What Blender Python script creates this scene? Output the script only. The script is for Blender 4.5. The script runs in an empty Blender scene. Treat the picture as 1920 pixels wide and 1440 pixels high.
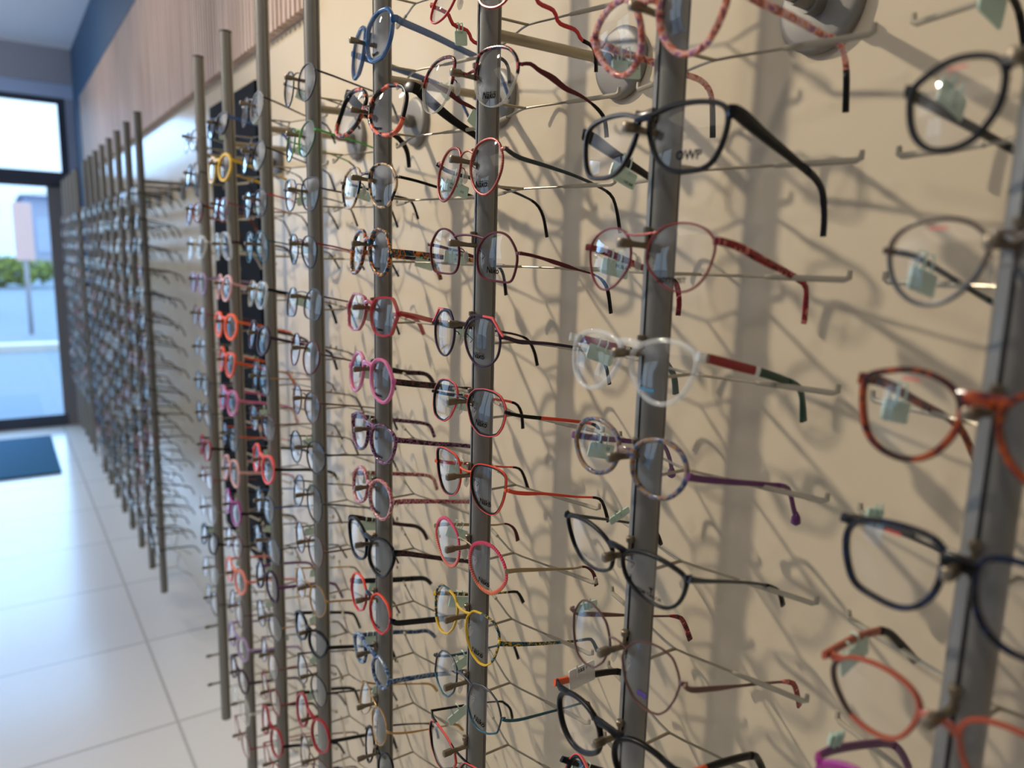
import bpy, math, random
from mathutils import Matrix, Vector
random.seed(7)
sc = bpy.context.scene
col = sc.collection
ZF = 1.162                      # floor to camera height
D = 0.35                        # x of the display poles
W = 0.50                        # x of the display wall
CEIL = 1.19 + ZF
YEND = 5.57
Y0, SP, YG = 0.3421, 0.20762, 2.328
ZR, DZ = 0.1462, 0.06782        # first row and row pitch
ZT, ZB = 0.362, -1.030          # pole top and bottom
POLES = {'R': Y0 - SP, 'M': Y0, 'N': Y0 + SP, 'P': Y0 + 2*SP, 'O': Y0 + 3*SP, 'Q': Y0 + 4*SP, 'S': Y0 + 5*SP, 'T': Y0 + 6*SP}
def rowz(r): return ZR - DZ*r + ZF

# ------------------------------------------------------------------ materials
MAT = {}
def newmat(name):
    m = bpy.data.materials.new(name); m.use_nodes = True
    nt = m.node_tree; nt.nodes.clear()
    out = nt.nodes.new('ShaderNodeOutputMaterial')
    MAT[name] = m
    return m, nt, out
def lin(c):
    return tuple((x/12.92 if x <= .04045 else ((x+.055)/1.055)**2.4) for x in c)
def rgb(r, g, b): return lin((r/255, g/255, b/255)) + (1,)
def pr(name, c, rough=.4, metal=0., alpha=1., spec=.5, coat=0., emis=None):
    m, nt, out = newmat(name)
    b = nt.nodes.new('ShaderNodeBsdfPrincipled')
    b.inputs['Base Color'].default_value = rgb(*c)
    b.inputs['Roughness'].default_value = rough
    b.inputs['Metallic'].default_value = metal
    b.inputs['Alpha'].default_value = alpha
    b.inputs['Specular IOR Level'].default_value = spec
    b.inputs['Coat Weight'].default_value = coat
    nt.links.new(b.outputs[0], out.inputs[0])
    return m, nt, b
def tort(name, cols, scale=160, rough=.15, alpha=1., sharp=True):
    m, nt, b = pr(name, (128,128,128), rough, alpha=alpha, coat=0, spec=.35)
    tc = nt.nodes.new('ShaderNodeTexCoord')
    n = nt.nodes.new('ShaderNodeTexNoise'); n.inputs['Scale'].default_value = scale; n.inputs['Detail'].default_value = 2.5
    n.inputs['Distortion'].default_value = .6
    r = nt.nodes.new('ShaderNodeValToRGB')
    r.color_ramp.interpolation = 'EASE' if sharp else 'LINEAR'
    els = r.color_ramp.elements
    k = len(cols)
    ps = [0.36 + 0.28*i/(k-1) for i in range(k)]
    els[0].position, els[0].color = ps[0], rgb(*cols[0])
    els[1].position, els[1].color = ps[-1], rgb(*cols[-1])
    for i in range(1, k-1):
        e = els.new(ps[i]); e.color = rgb(*cols[i])
    nt.links.new(tc.outputs['Object'], n.inputs['Vector'])
    nt.links.new(n.outputs['Fac'], r.inputs[0])
    nt.links.new(r.outputs[0], b.inputs['Base Color'])
    return m
def noise_col(nt, b, c1, c2, scale, detail=4, bump=0., bscale=None, stretch=None, lo=.35, hi=.65):
    tc = nt.nodes.new('ShaderNodeTexCoord')
    vec = tc.outputs['Object']
    if stretch:
        mp = nt.nodes.new('ShaderNodeMapping'); mp.inputs['Scale'].default_value = stretch
        nt.links.new(vec, mp.inputs['Vector']); vec = mp.outputs[0]
    n = nt.nodes.new('ShaderNodeTexNoise'); n.inputs['Scale'].default_value = scale; n.inputs['Detail'].default_value = detail
    nt.links.new(vec, n.inputs['Vector'])
    r = nt.nodes.new('ShaderNodeValToRGB')
    r.color_ramp.elements[0].color = rgb(*c1); r.color_ramp.elements[1].color = rgb(*c2)
    r.color_ramp.elements[0].position = lo; r.color_ramp.elements[1].position = hi
    nt.links.new(n.outputs['Fac'], r.inputs[0]); nt.links.new(r.outputs[0], b.inputs['Base Color'])
    if bump:
        n2 = nt.nodes.new('ShaderNodeTexNoise'); n2.inputs['Scale'].default_value = bscale or scale
        n2.inputs['Detail'].default_value = 2
        nt.links.new(vec, n2.inputs['Vector'])
        bp = nt.nodes.new('ShaderNodeBump'); bp.inputs['Strength'].default_value = bump; bp.inputs['Distance'].default_value = .001
        nt.links.new(n2.outputs['Fac'], bp.inputs['Height']); nt.links.new(bp.outputs[0], b.inputs['Normal'])
    return r

# room
m, nt, b = pr('wall_laminate', (205,192,168), .16, spec=.25); noise_col(nt, b, (202,188,163), (208,194,170), 3, bump=.05, bscale=700)
m, nt, b = pr('ceiling_paint', (240,241,244), .8)
m, nt, b = pr('end_wall_paint', (150,158,178), .7)
m, nt, b = pr('grey_column', (108,104,104), .7)
m, nt, b = pr('plain_wall', (205,205,205), .8)
m, nt, b = pr('blue_paint', (36,72,104), .6)
m, nt, b = pr('dark_frame', (42,50,66), .4)
m, nt, b = pr('black_panel', (4,4,7), .7, spec=.08)
m, nt, b = pr('wood', (190,165,150), .55); noise_col(nt, b, (172,146,130), (210,190,178), 6, stretch=(1, 8, .35), detail=6)
m, nt, b = pr('mat_pile', (8,70,110), .95); noise_col(nt, b, (2,66,98), (6,82,118), 160)
# floor tiles with grout lines
m, nt, b = pr('floor_tile', (200,200,200), .2, spec=.6)
tc = nt.nodes.new('ShaderNodeTexCoord'); mp = nt.nodes.new('ShaderNodeMapping'); mp.inputs['Location'].default_value = (-.29, -.46, 0)
br = nt.nodes.new('ShaderNodeTexBrick'); br.offset = 0; br.inputs['Scale'].default_value = 1
br.inputs['Brick Width'].default_value = .92; br.inputs['Row Height'].default_value = .46; br.inputs['Mortar Size'].default_value = .004
br.inputs['Color1'].default_value = rgb(222,222,222); br.inputs['Color2'].default_value = rgb(217,217,218); br.inputs['Mortar'].default_value = rgb(182,182,182)
nt.links.new(tc.outputs['Object'], mp.inputs[0]); nt.links.new(mp.outputs[0], br.inputs['Vector']); nt.links.new(br.outputs['Color'], b.inputs['Base Color'])
# outdoors
pr('pavement', (112,132,152), .9); pr('hedge_leaf', (120,140,70), .9); pr('tree_leaf', (50,100,80), .9)
pr('house_wall', (168,178,205), .9); pr('sign_post', (225,190,185), .7); pr('white_van', (225,232,238), .5); pr('kerb', (200,205,208), .9)
# display hardware
m, nt, b = pr('pole_metal', (122,121,117), .42, metal=.3)
pr('pole_slot', (44,44,44), .6)
pr('pole_groove', (58,58,57), .6, metal=.2)
pr('clip_metal', (120,110,94), .36, metal=.75)
pr('rod_metal', (150,143,128), .3, metal=.85)
pr('sleeve', (168,160,142), .45, alpha=.85)
pr('disc_metal', (128,125,120), .5, metal=.35)
# spectacle plastics and metals
pr('black', (8,8,9), .3, spec=.22); pr('navy', (13,17,27), .22, spec=.3); pr('grey_temple', (84,90,100), .3)
pr('dark_metal', (46,44,48), .35, metal=.5); pr('gunmetal', (74,78,84), .32, metal=.6); pr('teal_metal', (38,84,98), .35, metal=.4)
pr('gold', (176,140,86), .28, metal=.8); pr('silver', (160,160,160), .25, metal=.8); pr('beige_metal', (160,142,112), .35, metal=.6)
pr('rose_metal', (128,56,58), .32, metal=.5); pr('brown_metal', (104,76,72), .35, metal=.5); pr('burgundy', (84,20,30), .4, spec=.3)
pr('red', (186,36,44), .35); pr('coral', (222,84,78), .35); pr('orange', (214,84,36), .35); pr('orange_red', (218,66,40), .35); pr('yellow', (206,168,36), .35)
pr('bright_orange', (232,96,48), .4); pr('salmon', (214,124,104), .4); pr('magenta', (142,14,120), .3, coat=.3); pr('purple', (92,34,96), .35); pr('plum', (52,36,54), .4, spec=.3)
pr('copper', (150,74,60), .32, metal=.45); pr('petrol', (28,44,52), .35); pr('dark_red', (140,18,30), .35); pr('bottle_green', (14,62,48), .35)
pr('white', (226,226,222), .4); pr('green', (84,170,70), .4); pr('dark_green', (40,84,60), .4); pr('blue', (30,74,142), .35); pr('lilac', (150,130,170), .35)
pr('terracotta', (156,70,46), .3, coat=.3); pr('brown', (60,40,32), .3, coat=.3); pr('pale_pink', (206,160,160), .35)
pr('blue_crystal', (8,84,144), .08, alpha=.8, coat=.5); pr('red_crystal', (178,28,38), .1, alpha=.72, coat=.5); pr('pink_crystal', (218,110,164), .1, alpha=.68, coat=.5)
pr('clear_crystal', (222,226,226), .06, alpha=.3, coat=.6, spec=.8)
tort('pink_tortoise', [(96,50,86),(214,116,84),(232,186,176),(170,110,150)], 130, alpha=.8)
tort('orange_tortoise', [(18,16,18),(24,18,18),(214,100,74),(226,130,100)], 70)
tort('beige_tortoise', [(16,16,18),(30,26,26),(176,146,108),(190,160,120)], 90)
tort('multi_tortoise', [(24,30,44),(24,70,92),(30,40,60),(210,116,36),(28,34,44),(40,90,80),(190,130,40)], 95)
tort('red_tortoise', [(70,16,22),(150,28,34),(110,20,34),(206,120,110)], 150)
tort('blue_tortoise', [(44,62,104),(120,120,130),(150,110,60),(60,70,104)], 150, alpha=.88)
tort('purple_tortoise', [(30,16,28),(44,24,40),(150,90,130),(50,26,46)], 260)
tort('rose_tortoise', [(120,40,84),(206,126,124),(70,40,60),(228,180,164),(150,60,90)], 220)
tort('dark_tortoise', [(20,16,18),(26,18,20),(80,42,48),(18,16,18)], 180)
tort('brown_tortoise', [(40,18,16),(150,66,24),(96,30,30),(44,30,26)], 100)
tort('navy_tortoise', [(10,13,22),(24,38,66),(12,15,24),(44,44,52)], 90)
tort('blue_marble', [(40,74,116),(30,60,104),(120,134,150),(44,80,124)], 130)
tort('pattern_dark', [(24,26,30),(206,168,60),(26,28,32),(60,110,124),(20,22,26)], 170)
tort('red_black', [(170,46,50),(34,18,22),(26,18,22),(160,44,48)], 120)
# pink at the top running to orange at the bottom
m, nt, b = pr('pink_orange', (200,60,90), .4)
tc = nt.nodes.new('ShaderNodeTexCoord'); sx = nt.nodes.new('ShaderNodeSeparateXYZ'); r = nt.nodes.new('ShaderNodeMapRange')
r.inputs[1].default_value, r.inputs[2].default_value = -.028, .004
cr = nt.nodes.new('ShaderNodeValToRGB'); cr.color_ramp.elements[0].color = rgb(222,120,70); cr.color_ramp.elements[1].color = rgb(202,52,92)
nt.links.new(tc.outputs['Object'], sx.inputs[0]); nt.links.new(sx.outputs['Y'], r.inputs[0]); nt.links.new(r.outputs[0], cr.inputs[0]); nt.links.new(cr.outputs[0], b.inputs['Base Color'])
# demo lens: clear, with a faint coated reflection
def glassy(name, tint, base, gl=(255,250,242), blend=.25):
    m, nt, out = newmat(name)
    t = nt.nodes.new('ShaderNodeBsdfTransparent'); t.inputs[0].default_value = (*tint, 1)
    g = nt.nodes.new('ShaderNodeBsdfGlossy'); g.inputs['Roughness'].default_value = .02; g.inputs['Color'].default_value = rgb(*gl)
    # reflectance of a thin two-sided sheet (Schlick), the same from either side
    ge = nt.nodes.new('ShaderNodeNewGeometry'); dp = nt.nodes.new('ShaderNodeVectorMath'); dp.operation = 'DOT_PRODUCT'
    nt.links.new(ge.outputs['Incoming'], dp.inputs[0]); nt.links.new(ge.outputs['Normal'], dp.inputs[1])
    def ma(op, x, v, clamp=False):
        n = nt.nodes.new('ShaderNodeMath'); n.operation = op; n.use_clamp = clamp
        if v is not None: n.inputs[1].default_value = v
        nt.links.new(x, n.inputs[0]); return n
    ab = ma('ABSOLUTE', dp.outputs['Value'], None); iv = nt.nodes.new('ShaderNodeMath'); iv.operation = 'SUBTRACT'; iv.inputs[0].default_value = 1
    nt.links.new(ab.outputs[0], iv.inputs[1]); pw = ma('POWER', iv.outputs[0], 5)
    mr = nt.nodes.new('ShaderNodeMath'); mr.operation = 'MULTIPLY_ADD'; mr.use_clamp = True; mr.inputs[1].default_value = blend; mr.inputs[2].default_value = base
    mx = nt.nodes.new('ShaderNodeMixShader')
    nt.links.new(pw.outputs[0], mr.inputs[0]); nt.links.new(mr.outputs[0], mx.inputs[0])
    nt.links.new(t.outputs[0], mx.inputs[1]); nt.links.new(g.outputs[0], mx.inputs[2]); nt.links.new(mx.outputs[0], out.inputs[0])
glassy('lens', (.965,.965,.968), .065, blend=1.4)
glassy('pane', (.96,.98,.99), .06, blend=1.)
pr('pad', (220,220,214), .1, alpha=.4, coat=.4)
pr('print_black', (8,8,9), .9, spec=.05); pr('print_blue', (40,120,160), .5); pr('print_navy', (20,28,52), .9, spec=.05); pr('print_grey', (90,90,92), .5); pr('sticker_purple', (70,46,124), .5); pr('print_red', (190,60,60), .5)
pr('tag_mint', (196,222,208), .3, alpha=.9); pr('tag_white', (222,222,218), .3, alpha=.8)

# ------------------------------------------------------------------ geometry helpers
class MB:
    def __init__(s): s.v = []; s.f = []; s.m = []; s.mats = []
    def mi(s, name):
        if name not in s.mats: s.mats.append(name)
        return s.mats.index(name)
    def add(s, v, f, mat):
        o = len(s.v); i = s.mi(mat) if isinstance(mat, str) else None
        s.v += [tuple(q) for q in v]
        for k, q in enumerate(f):
            s.f.append([a+o for a in q]); s.m.append(i if i is not None else s.mi(mat[k]))
    def box(s, lo, hi, mat, bev=0.):
        x0,y0,z0 = lo; x1,y1,z1 = hi
        if not bev:
            v = [(x0,y0,z0),(x1,y0,z0),(x1,y1,z0),(x0,y1,z0),(x0,y0,z1),(x1,y0,z1),(x1,y1,z1),(x0,y1,z1)]
            s.add(v, [(3,2,1,0),(4,5,6,7),(0,1,5,4),(1,2,6,5),(2,3,7,6),(3,0,4,7)], mat); return
        rings = []
        for z, ins, c in ((z0, bev, 2*bev), (z0+bev, 0, bev), (z1-bev, 0, bev), (z1, bev, 2*bev)):
            rings.append([(x0+c,y0+ins,z),(x1-c,y0+ins,z),(x1-ins,y0+c,z),(x1-ins,y1-c,z),(x1-c,y1-ins,z),(x0+c,y1-ins,z),(x0+ins,y1-c,z),(x0+ins,y0+c,z)])
        s.loft(rings, mat)
    def loft(s, rings, mat, closed=False, caps=True):
        n = len(rings[0]); v = [q for r in rings for q in r]; f = []
        R = len(rings)
        for i in range(R if closed else R-1):
            a, b = i*n, ((i+1) % R)*n
            for j in range(n):
                k = (j+1) % n
                f.append((a+j, a+k, b+k, b+j))
        if caps and not closed:
            f.append(tuple(range(n-1, -1, -1))); f.append(tuple((R-1)*n+j for j in range(n)))
        s.add(v, f, mat)
    def tube(s, pts, rad, mat, seg=8, closed=False):
        P = [Vector(q) for q in pts]; n = len(P); rings = []; up = None
        for i in range(n):
            a = P[i-1] if (i or closed) else P[i]; c = P[(i+1) % n] if (i < n-1 or closed) else P[i]
            t = (c-a).normalized()
            if up is None:
                up = Vector((0,0,1)) if abs(t.z) < .9 else Vector((0,1,0))
            x = t.cross(up).normalized(); up = x.cross(t).normalized()
            r = rad[i] if isinstance(rad, (list, tuple)) else rad
            rings.append([P[i] + x*(r*math.cos(2*math.pi*j/seg)) + up*(r*math.sin(2*math.pi*j/seg)) for j in range(seg)])
        s.loft(rings, mat, closed)
    def build(s, name, parent=None, smooth=True):
        me = bpy.data.meshes.new(name); me.from_pydata(s.v, [], s.f)
        for n in s.mats: me.materials.append(MAT[n])
        me.polygons.foreach_set('material_index', s.m)
        if smooth: me.polygons.foreach_set('use_smooth', [True]*len(s.f))
        me.update()
        return link(name, me, parent)
def link(name, me, parent=None):
    o = bpy.data.objects.new(name, me); col.objects.link(o)
    if parent is not None: o.parent = parent
    return o
def sharp(o, ang=35):
    me = o.data
    if me.polygons: me.set_sharp_from_angle(angle=math.radians(ang))
    return o
def empty(name, loc, mat3=None):
    o = bpy.data.objects.new(name, None); col.objects.link(o); o.empty_display_size = .02
    o.location = loc
    if mat3 is not None: o.rotation_euler = mat3.to_euler()
    return o
def tag(o, label=None, cat=None, group=None, kind=None):
    if label: o['label'] = label
    if cat: o['category'] = cat
    if group: o['group'] = group
    if kind: o['kind'] = kind
    return o
def struct(o): o['kind'] = 'structure'; return o
_txt = {}
def text_mesh(s, shear=0., bold=0.):
    k = (s, shear, bold)
    if k not in _txt:
        cu = bpy.data.curves.new('lettering', 'FONT'); cu.body = s; cu.size = 1; cu.shear = shear; cu.offset = bold
        cu.align_x = 'CENTER'; cu.align_y = 'CENTER'; cu.resolution_u = 2
        o = bpy.data.objects.new('lettering', cu); col.objects.link(o)
        dg = bpy.context.evaluated_depsgraph_get()
        me = bpy.data.meshes.new_from_object(o.evaluated_get(dg))
        _txt[k] = ([tuple(v.co) for v in me.vertices], [tuple(p.vertices) for p in me.polygons])
        bpy.data.objects.remove(o); bpy.data.curves.remove(cu); bpy.data.meshes.remove(me)
    return _txt[k]

# ------------------------------------------------------------------ outlines
def catmull(P, n, closed):
    out = []; k = len(P)
    segs = k if closed else k-1
    for s in range(segs):
        if closed: a,b,c,d = P[s-1],P[s],P[(s+1)%k],P[(s+2)%k]
        else: a,b,c,d = P[max(s-1,0)],P[s],P[s+1],P[min(s+2,k-1)]
        for i in range(n):
            t = i/n
            out.append([.5*((2*b[j])+(-a[j]+c[j])*t+(2*a[j]-5*b[j]+4*c[j]-d[j])*t*t+(-a[j]+3*b[j]-3*c[j]+d[j])*t**3) for j in range(len(b))])
    if not closed: out.append(list(P[-1]))
    return out
def resample(P, n, closed):
    Q = P + [P[0]] if closed else P
    L = [0]
    for a, b in zip(Q, Q[1:]): L.append(L[-1] + math.dist(a, b))
    out = []; j = 0
    m = n if closed else n-1
    for i in range(n):
        t = L[-1]*i/m
        while j < len(L)-2 and L[j+1] < t: j += 1
        f = (t-L[j])/max(L[j+1]-L[j], 1e-9)
        out.append([x+(y-x)*f for x, y in zip(Q[j], Q[j+1])])
    return out
def outline(P, st, n):
    if st == 's':
        Q = resample(catmull(P, 10, True), n, True); it = max(1, n//24)
    else:
        Q = resample([list(q) for q in P], n, True); it = max(1, n//36)
    for _ in range(it):
        Q = [[(Q[i-1][j]+2*Q[i][j]+Q[(i+1) % n][j])/4 for j in (0,1)] for i in range(n)]
    return Q
def area(Q): return sum(a[0]*b[1]-b[0]*a[1] for a, b in zip(Q, Q[1:]+Q[:1]))/2
SUP = [(math.copysign(abs(math.cos(a))**.6, math.cos(a)), math.copysign(abs(math.sin(a))**.6, math.sin(a))) for a in [2*math.pi*(i+.5)/8 for i in range(8)]]
SUP4 = [(.9,.9),(-.9,.9),(-.9,-.9),(.9,-.9)]
def mm(q): return (q[0]*.001, q[1]*.001, q[2]*.001)
BULGE = 3.0
class Shape:
    """one lens outline in millimetres (near side), with wrap"""
    def __init__(s, pts, st, wrap, n):
        s.Q = outline(pts, st, n)
        if area(s.Q) < 0: s.Q = s.Q[::-1]
        s.wrap = wrap
        us = [q[0] for q in s.Q]; vs = [q[1] for q in s.Q]
        s.u0, s.u1, s.v0, s.v1 = min(us), max(us), min(vs), max(vs)
        s.c = ((s.u0+s.u1)/2, (s.v0+s.v1)/2); s.R = max(s.u1-s.u0, s.v1-s.v0)/2
        n = len(s.Q); s.N = []
        for i in range(n):
            t = (s.Q[(i+1) % n][0]-s.Q[i-1][0], s.Q[(i+1) % n][1]-s.Q[i-1][1]); l = math.hypot(*t) or 1
            s.N.append((t[1]/l, -t[0]/l))
    def p3(s, u, v, w, sg):
        c, k = math.cos(s.wrap), math.sin(s.wrap)
        return (sg*(u*c + w*k), v, -u*k + w*c)
    def bul(s, u, v):
        r2 = ((u-s.c[0])**2+(v-s.c[1])**2)/s.R**2
        return BULGE*(1-r2)
    def at_v(s, v, inner=True):
        c = [q for q in s.Q if (q[0] < s.c[0]) == inner]
        return min(c, key=lambda q: abs(q[1]-v))
    def rim(s, mb, sg, w, d, mat, lo=8, off=0., woff=0., wfun=None, mfun=None):
        n = len(s.Q); prof = SUP if lo == 8 else SUP4; k = len(prof); rings = []
        for i in range(n):
            ww = w*(wfun(s.Q[i], i) if wfun else 1)
            rings.append([mm(s.p3(s.Q[i][0]+s.N[i][0]*(off+a*ww/2), s.Q[i][1]+s.N[i][1]*(off+a*ww/2), woff+b*d/2, sg)) for a, b in prof])
        if sg < 0: rings = [r[::-1] for r in rings]
        mats = mat
        if mfun: mats = [mfun(s.Q[i], i) for i in range(n) for _ in range(k)]
        mb.loft(rings, mats, closed=True)
    def lens(s, mb, sg, mat='lens', rings=4):
        n = len(s.Q); v = [mm(s.p3(s.c[0], s.c[1], BULGE*.9-1, sg))]; f = []
        for r in range(1, rings+1):
            t = r/rings
            for q in s.Q:
                u, vv = s.c[0]+(q[0]-s.c[0])*t, s.c[1]+(q[1]-s.c[1])*t
                v.append(mm(s.p3(u, vv, s.bul(u, vv)-1, sg)))
        for j in range(n):
            k = (j+1) % n; f.append((0, 1+j, 1+k))
            for r in range(rings-1):
                a = 1+r*n; b = a+n; f.append((a+j, b+j, b+k, a+k))
        if sg < 0: f = [q[::-1] for q in f]
        mb.add(v, f, mat)
def ribbon(mb, pts, hs, th, mat, mats=None, lo=8, up=Vector((0,1,0))):
    """sweep of a rounded bar through pts (mm); hs = full height per point, th = full thickness"""
    P = [Vector(q) for q in pts]; n = len(P); prof = SUP if lo == 8 else SUP4; rings = []
    for i in range(n):
        t = (P[min(i+1, n-1)]-P[max(i-1, 0)]).normalized()
        side = t.cross(up)
        if side.length < .25: side = Vector((1,0,0))
        side.normalize(); h = side.cross(t).normalized()
        tt = th[i] if isinstance(th, list) else th
        rings.append([mm(P[i] + side*(a*tt/2) + h*(b*hs[i]/2)) for a, b in prof])
    mb.loft(rings, [x for x in mats for _ in prof]+[mats[0], mats[-1]] if mats else mat)

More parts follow.
